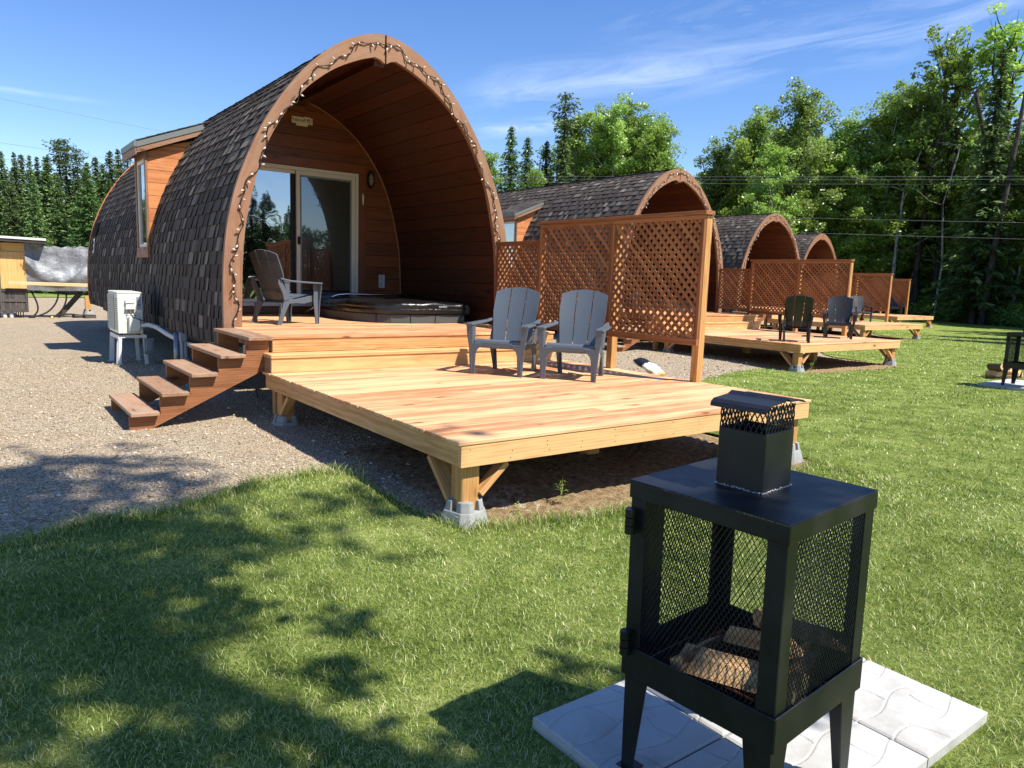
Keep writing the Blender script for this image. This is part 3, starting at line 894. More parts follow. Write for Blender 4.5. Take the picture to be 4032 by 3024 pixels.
o = text('plate_lettering', 'P  D', .078, M['greybox'], pl, Vector((2.125, YW - .0135, 3.384)) - CB, (R(90), 0, 0), .001)
m = cm()
pr_ = [(.022, 0), (.022, .03), (.014, .05), (0, .064), (-.014, .05), (-.022, .03), (-.022, 0), (-.012, 0), (-.012, .028), (0, .044), (.012, .028), (.012, 0)]
for a, b in zip(pr_, pr_[1:] + pr_[:1]): pass
m.prism([(2.128 + x, 3.358 + z) for x, z in pr_], 'xz', YW - .0145, YW - .0125); m.build('arch_emblem', M['ink'], pl)
m = cm(); m.box(3.38, 3.49, YW - .006, YW - .001, .80, 1.03); pp = m.build('notice', M['paper'], cab)
m = cm()
m.box(3.38, 3.49, YW - .008, YW - .0065, 1.02, 1.03); m.box(3.38, 3.49, YW - .008, YW - .0065, .91, .918)
m.build('red_bands', M['redink'], pp)
m = cm()
for k in range(8):
    for z0 in (.815, .932):
        m.box(3.388, 3.388 + rng.uniform(.06, .094), YW - .0072, YW - .0062, z0 + k * .0105, z0 + k * .0105 + .004)
m.build('small_print', M['ink'], pp)
m = cm(); m.tube([(3.06, YW - .03, 2.36), (3.062, YW - .04, 2.3), (3.055, YW - .05, 2.24), (3.06, YW - .05, 2.17)], [.012, .02, .016, .008], 8); m.build('hook', M['white'], cab, smooth=True)

# ------------------------------------------------------------------ fairy lights on the arches
def fairy(si, individual):
    base = Vector((2.0, 5.03, .35))
    ro = random.Random(20 + si)
    root = empty('fairy_lights', (0, 0, 0))
    pts = []
    LL = PO.L
    N = 230
    for s, a0, a1 in ((1, .22, LL), (-1, LL, 1.28)):
        for i in range(N // 2):
            a = a0 + (a1 - a0) * i / (N // 2 - 1)
            off = -.10 + .035 * math.sin(a * 7.3 + s) + .02 * math.sin(a * 19 + 2 * s)
            x, z = PO.at(a, off); pts.append(Vector((XC - s * x, 5.048 + .006 * math.sin(a * 40), z)))
    m = cm(base)
    m.tube(pts, .0045, 5)
    m.tube([p + Vector((.006 * math.sin(i * 1.9), -.007 + .004 * math.sin(i * 1.3), .006 * math.cos(i * 2.1))) for i, p in enumerate(pts)], .0035, 4)
    if individual: m.build('cord', M['wire'], root)
    mb_all = m
    L = 0; nxt = .05; k = 0
    proto = None
    for i in range(1, len(pts)):
        L += (pts[i] - pts[i - 1]).length
        if L > nxt:
            nxt += .118 * ro.uniform(.75, 1.25); k += 1
            d = Vector((ro.uniform(-1, 1), -ro.uniform(.1, .6), ro.uniform(-.9, .7))).normalized()
            p = pts[i] + Vector((0, -.006, 0))
            mm = mb_all if not individual else cm(base)
            q = p + d * .018
            mm.m = 0; mm.tube([p, q], .0075, 6)
            mm.m = 1; mm.tube([q, q + d * .012, q + d * .028, q + d * .042], [.0075, .011, .008, .001], 8)
            if individual: mm.build('bulb', [M['wire'], M['bulb']], root, smooth=True)
    if not individual: mb_all.build('bulb_chain', [M['wire'], M['bulb']], root)
    tag(root, ['string of white fairy lights on the arch of the nearest cabin', 'string of white fairy lights on the arch of the second cabin', 'string of white fairy lights on the arch of the third cabin'][si], 'string lights', 'fairy lights on the cabin arches')
    place(root, base, si)
for i in range(3): fairy(i, i == 0)
# ------------------------------------------------------------------ decks
BW, BP = .1405, .146
def deck_boards(m, x0, x1, y0, y1, zt, th=.025, jit=.012, ro=rng):
    y = y0
    while y < y1 - .03:
        ye = min(y + BW, y1)
        a = x0 - ro.uniform(0, jit); b = x1 + ro.uniform(0, jit)
        if x1 - x0 > 3 and ro.random() < .45:          # butt joint somewhere along the row
            c_ = x0 + ro.choice((1.2, 1.62, 2.03, 2.44)); m.box(a, c_ - .0015, y, ye, zt - th, zt, 0); m.box(c_ + .0015, b, y, ye, zt - th, zt, 0)
        else: m.box(a, b, y, ye, zt - th, zt, 0)
        y += BP
DB = Vector((1.9, 1.8, -.55))
def make_lower_deck():
    root = empty('lower_deck', (0, 0, 0))
    m = cm(DB); deck_boards(m, -.012, 3.80, 0, 3.72, 0)
    m.build('deck_boards', M['deck'], root, .003)
    m = cm(DB)
    m.box(.0, 3.79, .006, .044, -.165, -.027)
    m.m = 1
    for k in range(12):
        x = .07 + k * .31
        for z in (-.05, -.09, -.13):
            if rng.random() < .75: x2 = x + rng.uniform(-.015, .015); z2 = z + rng.uniform(-.012, .012); m.tube([(x2, .0065, z2), (x2, .0045, z2)], .0036, 6)
    m.build('front_fascia', [M['pine'], M['dark']], root)
    m = cm(DB); m.box(.008, .046, .047, 3.70, -.167, -.028); m.build('side_fascia', M['pine'], root, .002)
    m = cm(DB); m.box(3.745, 3.783, .047, 3.70, -.167, -.028); m.build('side_fascia', M['pine'], root, .002)
    m = cm(DB)
    for k in range(1, 12):
        x = .05 + k * .31; m.box(x, x + .038, .05, 3.66, -.164, -.029)
    m.box(.05, 3.74, 3.662, 3.70, -.165, -.029)
    m.build('joists', M['pine'], root)
    for (x, y) in ((.115, .13), (3.67, .13), (.115, 3.42), (3.67, 3.42), (1.9, .9), (1.9, 2.6)):
        m = cm(DB); m.box(x - .066, x + .066, y - .066, y + .066, -.47, -.169, 2); m.build('post', M['post'], root, .006)
    def br(p0, p1, side):
        m = cm(DB); m.beam(p0, p1, .038, .088, (0, 1, 0) if side == 'x' else (1, 0, 0)); m.build('brace', M['pine'], root, .002)
    br((.185, .09, -.37), (.39, .09, -.185), 'x'); br((3.6, .09, -.37), (3.36, .09, -.18), 'x')
    br((.07, .21, -.42), (.07, .46, -.185), 'y'); br((3.71, .21, -.40), (3.71, .44, -.185), 'y')
    br((.07, 3.34, -.38), (.07, 3.13, -.185), 'y'); br((.16, .21, -.42), (.16, .46, -.185), 'y')
    return root
ld = make_lower_deck(); ld['category'] = 'deck'
decks = [ld] + [copy_tree(ld) for _ in range(3)]
for i, d_ in enumerate(decks):
    place(d_, DB, i, ['large front wooden deck in front of the nearest cabin, two grey chairs on it', 'wooden deck of the second cabin, raised on concrete blocks, two dark chairs on it',
                      'wooden deck of the third cabin, seen behind the two dark chairs', 'farthest small wooden deck beside the wood'][i], 'front decks of the cabins')
UB = Vector((2.0, 4.4, -.3))
def make_upper_deck():
    root = empty('porch_deck', (0, 0, 0))
    m = cm(UB)
    deck_boards(m, .085, 3.80, 3.70, 5.05, .35, .025, .006); deck_boards(m, .20, 3.80, 3.70 + BP * 10, 7.97, .35, .025, 0)
    m.build('deck_boards', M['deck'], root, .003)
    m = cm(UB); m.box(.085, 3.79, 3.712, 3.75, .19, .323); m.build('front_fascia', M['pine'], root, .002)
    m = cm(UB); m.box(.09, .128, 3.753, 5.05, .19, .322); m.build('side_fascia', M['stair'], root)
    m = cm(UB); m.box(3.75, 3.788, 3.753, 5.0, .19, .322); m.build('side_fascia', M['pine'], root)
    m = cm(UB)
    for k in range(1, 11): m.box(.1 + k * .33, .138 + k * .33, 3.76, 7.9, .20, .321)
    m.build('joists', M['pine'], root)
    for (x, y) in ((.2, 3.9), (3.6, 3.9), (1.9, 3.9)):
        m = cm(UB); m.box(x - .045, x + .045, y - .045, y + .045, -.52, .195, 2); m.build('post', M['post'], root)
    m = cm(UB); m.box(-.002, 3.66, 3.50, 3.74, .147, .185, 0); m.build('step_tread', M['pine'], root, .005)
    m = cm(UB); m.box(.006, 3.65, 3.515, 3.55, .002, .145, 0); m.build('step_riser', M['pine'], root, .002)
    m = cm(UB); m.box(.006, .04, 3.552, 3.73, .002, .145, 1); m.build('step_end', M['stair'], root)
    m = cm(UB); m.box(3.615, 3.65, 3.552, 3.73, .002, .145, 1); m.build('step_end', M['pine'], root)
    return root
ud = make_upper_deck(); ud['category'] = 'deck'
uds = [ud] + [copy_tree(ud) for _ in range(3)]
for i, d_ in enumerate(uds):
    place(d_, UB, i, ['upper porch deck with one long step, leading into the nearest cabin', 'upper porch deck and step of the second cabin, right of the tall lattice post',
                      'upper porch deck of the third cabin behind its lattice', 'upper porch deck of the farthest cabin'][i], 'porch decks of the cabins')
# stairs
TB = Vector((-.6, 4.3, -.5))
def make_stairs():
    root = empty('wooden_stairs', (0, 0, 0))
    n = 5; run = .268; rise = .171
    for k in range(n):
        xr = .078 - k * run; zt = .352 - k * rise
        m = cm(TB); m.box(xr - .245, xr, 3.67, 4.95, zt - .038, zt, 1); m.build('tread', M['stair'], root, .005)
    for y in (3.74, 4.76):
        m = cm(TB)
        poly = []
        # sawtooth top line
        for k in range(n):
            xr = .055 - k * run; zt = .313 - k * rise
            poly += [(xr, zt), (xr - .225, zt)]
            if k < n - 1: poly += [(xr - .225, zt - rise)]
        zl = .313 - (n - 1) * rise
        xl = .055 - (n - 1) * run - .225
        poly += [(xl, -.515), (xl + .16, -.515), (.055, .313 - .28)]
        # drop duplicates where steps meet
        q = []
        for p in poly:
            if not q or (abs(p[0] - q[-1][0]) + abs(p[1] - q[-1][1])) > 1e-4: q.append(p)
        m.prism(q, 'xz', y, y + .04, 0)
        m.build('stringer', M['stringer'], root)
    return root
st = make_stairs(); st['category'] = 'stairs'
sts = [st, copy_tree(st), copy_tree(st)]
for i, s_ in enumerate(sts):
    place(s_, TB, i, ['open wooden stairs of five treads at the left of the nearest cabin', 'wooden stairs seen under the tall lattice, beside the second cabin', 'wooden stairs seen under the small lattice, beside the third cabin'][i], 'stairs beside the porches')

# ------------------------------------------------------------------ lattice screens
def lattice_panel(m, y0, y1, z0, z1, x, w=.036, pitch=.1035, ro=rng):
    """two layers of diagonal slats in a plane x=const, clipped to the rectangle"""
    H = z1 - z0; W = y1 - y0
    for layer, sgn in ((0, 1), (1, -1)):
        xa = x + (0 if layer == 0 else .007)
        k = -H
        while k < W:
            # centre line: y = y0+k+t, z = z0+t (sgn 1) or z1-t
            t0 = max(0, -k); t1 = min(H, W - k)
            if t1 - t0 > .02:
                hw = w / math.sqrt(2)
                # clip with half width by shortening along the frame: use parallelogram ends
                pts = []
                def P(t, dz): 
                    zz = t if sgn > 0 else H - t
                    return (y0 + k + t, z0 + zz + dz)
                # polygon between line shifted vertically +-hw, clipped to rectangle
                poly = [P(t0 - .1, -hw), P(t1 + .1, -hw), P(t1 + .1, hw), P(t0 - .1, hw)]
                def clip(poly, f, inter):
                    out = []
                    for i in range(len(poly)):
                        a, b = poly[i], poly[(i + 1) % len(poly)]
                        fa, fb = f(a), f(b)
                        if fa >= 0: out.append(a)
                        if (fa >= 0) != (fb >= 0):
                            u = fa / (fa - fb); out.append((a[0] + (b[0] - a[0]) * u, a[1] + (b[1] - a[1]) * u))
                    return out
                for f in (lambda p: p[0] - y0, lambda p: y1 - p[0], lambda p: p[1] - z0, lambda p: z1 - p[1]):
                    if poly: poly = clip(poly, f, None)
                if len(poly) >= 3:
                    # grain runs along the slat: rotate the coordinates for gc
                    n = len(poly); b = ro.uniform(0, 60)
                    vs = [(xa, p[0], p[1]) for p in poly] + [(xa + .0065, p[0], p[1]) for p in poly]
                    g = []
                    for p in poly + poly:
                        al = (p[0] + sgn * p[1]) / 1.414; ac = (p[0] - sgn * p[1]) / 1.414
                        g.append((al + b, ac * 1.0 + b, 0))
                    fs = [tuple(range(n)), tuple(range(2 * n - 1, n - 1, -1))] + [(i, i + n, (i + 1) % n + n, (i + 1) % n) for i in range(n)]
                    m._add(vs, fs, g)
            k += pitch
LB = Vector((3.8, 2.6, 0))
def make_lattice():
    root = empty('lattice_screen', (0, 0, 0))
    X = 3.692
    m = cm(LB); m.box(3.715, 3.805, 1.26, 1.35, .001, 1.72, 2); m.build('corner_post', M['post'], root, .004)
    m = cm(LB); m.box(3.715, 3.805, 2.54, 2.63, .001, 1.70, 2); m.build('middle_post', M['post'], root, .004)
    m = cm(LB); m.box(3.715, 3.785, 3.93, 4.0, .352, 1.70, 2); m.build('end_post', M['lattice'], root, .004)
    m = cm(LB); m.box(X - .03, X + .115, 1.235, 3.99, 1.722, 1.765, 1); m.build('top_rail', M['lattice'], root, .004)
    for (a, b) in ((1.265, 2.585), (2.588, 3.925)):
        m = cm(LB)
        m.box(X - .016, X + .022, a, b, .385, .455, 1); m.box(X - .016, X + .022, a, b, 1.68, 1.72, 1)
        m.box(X - .016, X + .022, a, a + .04, .457, 1.678, 2); m.box(X - .016, X + .022, b - .04, b, .457, 1.678, 2)
        m.build('panel_frame', M['lattice'], root, .002)
        m = cm(LB); lattice_panel(m, a + .04, b - .04, .457, 1.679, X - .004); m.build('slats', M['lattice'], root)
    return root
la = make_lattice(); la['category'] = 'lattice screen'
las = [la] + [copy_tree(la) for _ in range(3)]
for i, l_ in enumerate(las):
    place(l_, LB, i, ['tallest nearest wooden lattice privacy screen, right of the two grey chairs', 'large lattice privacy screen on the second deck, behind the two dark chairs',
                      'lattice privacy screen on the third deck', 'farthest small lattice privacy screen, against the wood'][i], 'tall lattice screens on the decks')
SB = Vector((3.8, 4.5, .35))
def make_short():
    root = empty('short_lattice_screen', (0, 0, 0)); X = 3.765
    m = cm(SB); m.box(X - .02, X + .025, 4.0, 5.03, 1.475, 1.535, 1); m.box(X - .016, X + .022, 4.0, 5.02, .46, .52, 1)
    m.box(X - .016, X + .022, 4.0, 4.05, .522, 1.473, 2); m.box(X - .016, X + .022, 4.97, 5.02, .35, 1.473, 2)
    m.build('panel_frame', M['lattice'], root, .002)
    m = cm(SB); lattice_panel(m, 4.05, 4.97, .522, 1.474, X - .004); m.build('slats', M['lattice'], root)
    return root
sh = make_short(); sh['category'] = 'lattice screen'
shs = [sh] + [copy_tree(sh) for _ in range(3)]
for i, l_ in enumerate(shs):
    place(l_, SB, i, ['short lattice screen between the nearest arch and the tall screen', 'short lattice screen beside the arch of the second cabin', 'short lattice screen beside the third cabin', 'short lattice screen beside the farthest cabin'][i], 'short lattice screens on the porches')

# ------------------------------------------------------------------ concrete deck blocks
def make_block():
    m = MB(); b, tp, h = .145, .098, .19
    n = 8
    oct1 = lambda r, z, c: [(r, -c, z), (r, c, z), (c, r, z), (-c, r, z), (-r, c, z), (-r, -c, z), (-c, -r, z), (c, -r, z)]
    # frustum body up to the notch floor
    zf = h - .065
    rf_ = b + (tp - b) * zf / h
    A = oct1(b, 0, b * .62); B = oct1(rf_, zf, rf_ * .62)
    m._add(A + B, [tuple(range(7, -1, -1)), tuple(range(8, 16))] + [(i, (i + 1) % 8, 8 + (i + 1) % 8, 8 + i) for i in range(8)])
    # four corner lugs round a cross-shaped notch and a square post socket
    g = .024
    for sx in (1, -1):
        for sy in (1, -1):
            lo = [(g, rf_ - .005), (rf_ * .6, rf_ - .005), (rf_ - .005, rf_ * .6), (rf_ - .005, g), (.05, g), (g, .05)]
            hi = [(g, tp), (tp * .6, tp), (tp, tp * .6), (tp, g), (.052, g), (g, .052)]
            V = [(sx * x, sy * y, zf - .003) for x, y in lo] + [(sx * x, sy * y, h) for x, y in hi]
            fs = [tuple(range(5, -1, -1)), tuple(range(6, 12))] + [(i, (i + 1) % 6, 6 + (i + 1) % 6, 6 + i) for i in range(6)]
            if sx * sy < 0: fs = [f[::-1] for f in fs]
            m._add(V, fs)
    return m.build('deck_block', M['concrete'], None, .006, seg=2)
blk = make_block(); blk['category'] = 'deck block'
first = True
BL = [(0, .115, .13, .25, 'pale concrete deck block under the near front corner post of the large deck'), (0, .115, 3.42, .0, 'shaded concrete deck block under the left rear post of the large deck'),
      (0, 3.67, .13, .15, 'concrete deck block at the right front corner of the large deck, beside the chimney'), (0, 3.67, 3.42, .1, 'concrete deck block under the rear right corner of the large deck'),
      (1, .115, .13, .1, 'concrete deck block under the left front post of the second deck'), (1, 3.67, .13, .3, 'concrete deck block under the right front post of the second deck'), (1, .115, 3.42, .05, 'concrete deck block in the shade under the rear of the second deck'),
      (2, .115, .13, .2, 'concrete deck block under the left front post of the third deck'), (2, 3.67, .13, .2, 'concrete deck block under the right front post of the third deck'),
      (3, .115, .13, .2, 'concrete deck block under the left front post of the farthest deck'), (3, 3.67, .13, .2, 'concrete deck block under the right front post of the farthest deck')]
for si, x, y, rz, lab in BL:
    o = blk if first else blk.copy()
    if not first: COL.objects.link(o)
    first = False
    place(o, Vector((x, y, 0)), si, lab, 'concrete deck blocks')
    o.rotation_euler = (0, 0, SETS[si][1] + rz)
    o.location.z = gz(o.location.x, o.location.y) - .0
    o.location.z = SETS[si][0][2] - .47 - .19 + .065
# ------------------------------------------------------------------ resin adirondack chairs (facing -y)
def make_chair(mat, name='adirondack_chair'):
    root = empty(name, (0, 0, 0))
    # side line of the seat: from the rolled front lip back and down
    S = [(-.335, .30), (-.345, .33), (-.335, .362), (-.305, .378), (-.26, .374), (-.18, .352), (-.08, .326), (.02, .305), (.12, .292)]
    m = MB()
    # front lip and three rear slats
    def strip(i0, i1, w0=.245, w1=.245):
        rows = []
        for i in range(i0, i1 + 1):
            y, z = S[i]; w = w0 + (w1 - w0) * (i - i0) / max(1, i1 - i0)
            rows.append([(-w + 2 * w * k / 8, y, z - .004 * math.cos((k - 4) / 4 * 1.5)) for k in range(9)])
        m.solid_grid(rows, lambda i, k: (0, 0.004, -.014))
    strip(0, 4)
    def slat(ya, za, yb, zb, w):
        rows = [[(-w + 2 * w * k / 8, ya + (yb - ya) * j / 2, za + (zb - za) * j / 2 - .003 * math.cos((k - 4) / 4 * 1.5)) for k in range(9)] for j in range(3)]
        m.solid_grid(rows, lambda i, k: (0, 0.002, -.014))
    slat(-.252, .372, -.155, .345, .24); slat(-.147, .343, -.05, .318, .235); slat(-.042, .316, .05, .298, .23); slat(.058, .297, .15, .285, .225)
    m.build('seat', mat, root, smooth=False)
    # back: three slats, fanning to the top, curved below
    B = [(.105, .285), (.125, .33), (.160, .42), (.196, .52), (.232, .62), (.272, .73), (.310, .83), (.345, .925)]
    def bhw(u): return .175 + .06 * min(1, u * 2.2) + .022 * math.sin(u * math.pi) - .0 * u
    for sgn in (-1, 0, 1):
        m = MB(); rows = []
        nseg = 16
        for j in range(nseg + 1):
            u = j / nseg
            i = u * (len(B) - 1); i0 = min(int(i), len(B) - 2); f = i - i0
            y = B[i0][0] * (1 - f) + B[i0 + 1][0] * f; z = B[i0][1] * (1 - f) + B[i0 + 1][1] * f
            w = .20 + .055 * min(1.0, u * 1.6)
            g = .0045 + .0015 * u
            third = w / 3 * (.98 if sgn == 0 else 1)
            if sgn == 0: xa, xb = -w * .335, w * .335
            elif sgn > 0: xa, xb = w * .335 + 2 * g, w
            else: xa, xb = -w, -w * .335 - 2 * g
            row = []
            for k in range(7):
                x = xa + (xb - xa) * k / 6
                topdrop = 0
                if u > .9: topdrop = 0
                cv = .05 * (x / .26) ** 2 * (0.4 + .6 * u)
                # arched top line
                zz = z - (.055 * (x / .26) ** 2) * max(0, (u - .55) / .45) ** 1.5
                row.append((x, y - cv + 0, zz))
            rows.append(row)
        m.solid_grid(rows, lambda i, k: (0, .013, -.004))
        m.build('back_slat', mat, root)
    # stiffening ribs behind the back
    m = MB()
    for u in (.26, .30, .80, .86):
        i = u * (len(B) - 1); i0 = int(i); f = i - i0
        y = B[i0][0] * (1 - f) + B[i0 + 1][0] * f + .018; z = B[i0][1] * (1 - f) + B[i0 + 1][1] * f
        w = .19 + .05 * min(1, u * 1.6)
        pts = [(-w + 2 * w * k / 10, y - .05 * ((-w + 2 * w * k / 10) / .26) ** 2 * (.4 + .6 * u), z + .015 - .03 * ((k - 5) / 5) ** 2) for k in range(11)]
        for a, b in zip(pts[:-1], pts[1:]): m.beam(a, b, .014, .006)
    m.build('back_ribs', mat, root)
    for s in (-1, 1):
        # armrest, wider at the front, swept in to the back
        top = [(.262, .255), (.252, .16), (.262, .04), (.262, -.15), (.258, -.345), (.268, -.362), (.345, -.362), (.357, -.345), (.36, -.16), (.352, .02), (.318, .14), (.283, .27)]
        m = MB()
        P = [(s * x, y, .548 + .012 * (y / .35) + .03 * max(0, (y - .05) / .22) ** 2) for x, y in top]
        Q = [(x, y, z - .02) for x, y, z in P]; n = len(P)
        fs = [tuple(range(n)), tuple(range(2 * n - 1, n - 1, -1))] + [(i, i + n, (i + 1) % n + n, (i + 1) % n) for i in range(n)]
        if s > 0: fs = [f[::-1] for f in fs]
        m._add(P + Q, fs); m.build('armrest', mat, root, .005, seg=2)
        # front leg: outer board and a front flange
        m = MB()
        side = [(-.352, .528), (-.262, .528), (-.268, .40), (-.262, .30), (-.300, .012), (-.302, 0), (-.352, 0), (-.356, .05), (-.350, .3)]
        x0, x1 = sorted((s * .262, s * .278)) if False else sorted((s * .268, s * .284))
        m.prism([(y, z) for y, z in side], 'yz', x0, x1)
        fl = [(.268, .528), (.345, .528), (.335, .42), (.312, .30), (.297, .1), (.292, 0), (.238, 0), (.236, .10), (.230, .22), (.215, .262), (.19, .285), (.17, .296), (.17, .33), (.268, .33)]
        m.prism([(s * x, z) for x, z in fl], 'xz', -.352, -.338)
        m.build('front_leg', mat, root, .004, seg=2)
        m = MB()
        side = [(-.262, .36), (-.12, .335), (.02, .305), (.135, .295), (.165, .235), (.215, .12), (.272, 0), (.335, 0), (.29, .12), (.235, .25), (.20, .36), (.24, .47), (.285, .545), (.23, .545), (.17, .44), (.12, .33), (.0, .275), (-.12, .262), (-.262, .28)]
        # split into simple pieces: rear leg and back bracket
        leg = [(-.262, .36), (-.262, .285), (-.12, .262), (.0, .272), (.105, .262), (.155, .18), (.235, 0), (.30, 0), (.262, .10), (.22, .21), (.195, .30), (.12, .325), (.02, .318), (-.12, .342)]
        m.prism(leg, 'yz', *sorted((s * .236, s * .252)))
        br = [(.115, .32), (.195, .295), (.225, .40), (.29, .52), (.285, .56), (.235, .56), (.19, .47)]
        m.prism(br, 'yz', *sorted((s * .238, s * .262)))
        m.prism([(s * .20, 0), (s * .252, 0), (s * .252, .26), (s * .22, .26)], 'xz', .232, .244)
        m.build('rear_leg', mat, root, .004, seg=2)
    m = MB()
    m.prism([(-.17, .296), (.17, .296), (.17, .345), (-.17, .345)], 'xz', -.348, -.336)
    m.build('front_apron', mat, root, .003)
    return root
def face(fx, fy): return math.atan2(fx, -fy)          # rotation that turns -y towards (fx, fy)
ch = make_chair(M['resin']); ch['category'] = 'chair'
cup = MB()
G1 = 'grey adirondack chairs on the nearest decks'
ch.location = (2.325, 2.73, 0); ch.rotation_euler = (0, 0, face(-.83, -.56)); ch['label'] = 'left one of the two grey adirondack chairs on the large deck'; ch['group'] = G1
c2 = dup(ch, (2.79, 2.125, 0), face(-.83, -.56), 'right one of the two grey adirondack chairs on the large deck, with cup holder', G1)
c2.rotation_euler.z += .03
m = MB()
m.beam((-.36, -.10, .525), (-.43, -.10, .525), .07, .012)
m.tube([(-.405, -.10, .50), (-.405, -.10, .545)], .046, 16); m.tube([(-.405, -.10, .545), (-.405, -.10, .549)], .054, 16)
m.build('cup_holder', M['resin_dark'], c2)
c3 = dup(ch, (.89, 5.70, .35), face(.92, .36), 'grey adirondack chair on the nearest porch, turned sideways by the glass door', G1)
cd = make_chair(M['resin_dark']); cd['category'] = 'chair'
G2 = 'charcoal adirondack chairs on the far decks'
cd.location = (10.93, 4.72, -.019); cd.rotation_euler = (0, 0, face(.80, .60)); cd['label'] = 'charcoal adirondack chair on the second deck seen from behind'; cd['group'] = G2
dup(cd, (13.2, 5.12, -.019), face(-.86, -.50), 'charcoal adirondack chair on the second deck facing the camera', G2)
dup(cd, (23.75, 10.35, -.037), face(-.55, -.83), 'charcoal adirondack chair on the third deck, half hidden behind another', G2)
dup(cd, (35.0, 14.55, -.015), face(-.88, -.45), 'charcoal adirondack chair on the farthest deck, right of the third lattice post', G2)
dup(cd, (34.1, 15.5, -.015), face(-.8, -.6), 'charcoal adirondack chair on the farthest deck, seen through the third lattice', G2)
dup(ch, (11.3, 9.9, .331), face(.6, -.8), 'grey adirondack chair on the porch of the second cabin, behind the tall lattice', G1)

# ------------------------------------------------------------------ hot tub with its cover
def make_tub():
    TBs = Vector((2.8, 6.4, .35))
    root = empty('hot_tub', (0, 0, 0))
    out = [(2.15, 7.72), (2.02, 7.5), (1.99, 6.9), (1.99, 6.3), (2.03, 6.02), (2.15, 5.74), (2.36, 5.54), (2.62, 5.45), (3.0, 5.42), (3.43, 5.42), (3.52, 5.46), (3.56, 5.58), (3.56, 7.6), (3.45, 7.72)]
    def inset(s_): return [(2.8 + (x - 2.8) * s_, 6.55 + (y - 6.55) * s_) for x, y in out]
    m = cm(TBs); m.prism(inset(1.0), 'xy', .352, .475); m.build('skirt', M['tub'], root, .008, seg=2)
    m = cm(TBs)
    for i, (x, y) in enumerate(((2.62, 5.446), (3.0, 5.416), (2.2, 5.68))):
        m.box(x - .002, x + .002, y - .006, y + .01, .354, .47)
    m.build('skirt_joints', M['dark'], root)
    m = cm(TBs); m.prism(inset(.985), 'xy', .476, .50); m.build('shell_rim', M['dark'], root, .006)
    # padded cover, two halves, sagging, with rounded hem
    o = inset(1.02)
    # resample the outline
    P, L = resample(o + [o[0]], 120); P = P[:-1]
    m = cm(TBs); rows = []
    for (sc_, z) in ((1.0, .485), (1.006, .52), (1.008, .55), (1.0, .558), (1.006, .566), (1.004, .61), (.985, .632), (.93, .642), (.8, .65), (.5, .658), (.1, .662)):
        row = []
        for i, (x, y) in enumerate(P + [P[0]]):
            zz = z + (.012 * math.sin(i * .31) + .008 * math.sin(i * .83)) * (1 if z > .6 else .25) * (1 if sc_ > .3 else .3)
            row.append((2.8 + (x - 2.8) * sc_, 6.55 + (y - 6.55) * sc_, zz))
        rows.append(row)
    m.grid(rows); cv = m.build('cover', M['cover'], root, smooth=True)
    m = cm(TBs); m.box(3.03, 3.17, 5.375, 5.384, .575, .60); m.build('strap', M['greybox'], root, .003)
    m = cm(TBs)
    pts = [(1.80, 7.3, .40), (1.95, 7.2, .52), (2.16, 7.15, .655), (2.26, 7.14, .69), (2.4, 7.13, .702), (3.0, 7.12, .70), (3.66, 7.12, .695)]
    m.tube(pts, .020, 10); m.build('cover_lifter', M['chrome'], root, smooth=True)
    return root, TBs
tb, TBs = make_tub(); tb['category'] = 'hot tub'
tb2 = copy_tree(tb)
place(tb, TBs, 0, 'hot tub under a black vinyl cover on the porch of the nearest cabin', 'hot tubs on the porches')
place(tb2, TBs, 1, 'covered hot tub on the porch of the second cabin, glimpsed through the lattice', 'hot tubs on the porches')

# ------------------------------------------------------------------ heat pump on its stand, left of the nearest cabin
x0, x1, y0, y1, z0, z1 = -.60, -.26, 8.5, 9.32, .02, .64
hb = Vector((-.43, 8.9, .0)); hp = empty('heat_pump', hb, 0, 'white outdoor heat pump unit standing on a metal stand beside the nearest cabin', 'heat pump')
m = cm(hb); m.box(x0, x1, y0, y1, z0, z1 - .03); m.build('casing', M['white'], hp, .012, seg=3)
m = cm(hb); m.box(x0 - .004, x1 + .004, y0 - .004, y1 + .004, z1 - .029, z1); m.build('lid', M['white'], hp, .01, seg=3)
m = cm(hb)
m.box(x0 - .006, x0 - .002, y0 + .28, y1 - .03, z0 + .05, z1 - .06)
m.build('coil', M['fin'], hp)
m = cm(hb)
for k in range(20):
    y = y0 + .27 + k * .0275; m.box(x0 - .016, x0 - .008, y, y + .006, z0 + .04, z1 - .05)
for k in range(16):
    z = z0 + .05 + k * .0335; m.box(x0 - .02, x0 - .0165, y0 + .26, y1 - .02, z, z + .005)
m.build('guard_grille', M['white'], hp)
m = cm(hb)
for k in range(16):
    z = z0 + .06 + k * .03; m.box(x0 - .0045, x0 - .001, y0 + .05, y0 + .16, z, z + .012)
m.build('louvres', M['fin'], hp)
m = cm(hb); m.prism([(x0 + .10, .47), (x0 + .23, .47), (x0 + .225, .54), (x0 + .105, .54)], 'xz', y0 - .045, y0 - .0015); m.prism([(x0 + .10, .38), (x0 + .235, .38), (x0 + .225, .455), (x0 + .108, .455)], 'xz', y0 - .05, y0 - .0015)
m.build('terminal_cover', M['white'], hp, .01, seg=2)
m = cm(hb); m.prism([(x0 + .14, .05), (x0 + .27, .05), (x0 + .295, .10), (x0 + .29, .25), (x0 + .25, .285), (x0 + .14, .285)], 'xz', y0 - .065, y0 - .0015); m.build('valve_cover', M['white'], hp, .014, seg=3)
m = cm(hb); m.box(x0 + .255, x0 + .32, y0 - .003, y0 - .001, .38, .57); pl2 = m.build('rating_plate', M['labelgrey'], hp)
m = cm(hb)
m.box(x0 + .265, x0 + .31, y0 - .0045, y0 - .0032, .44, .455)
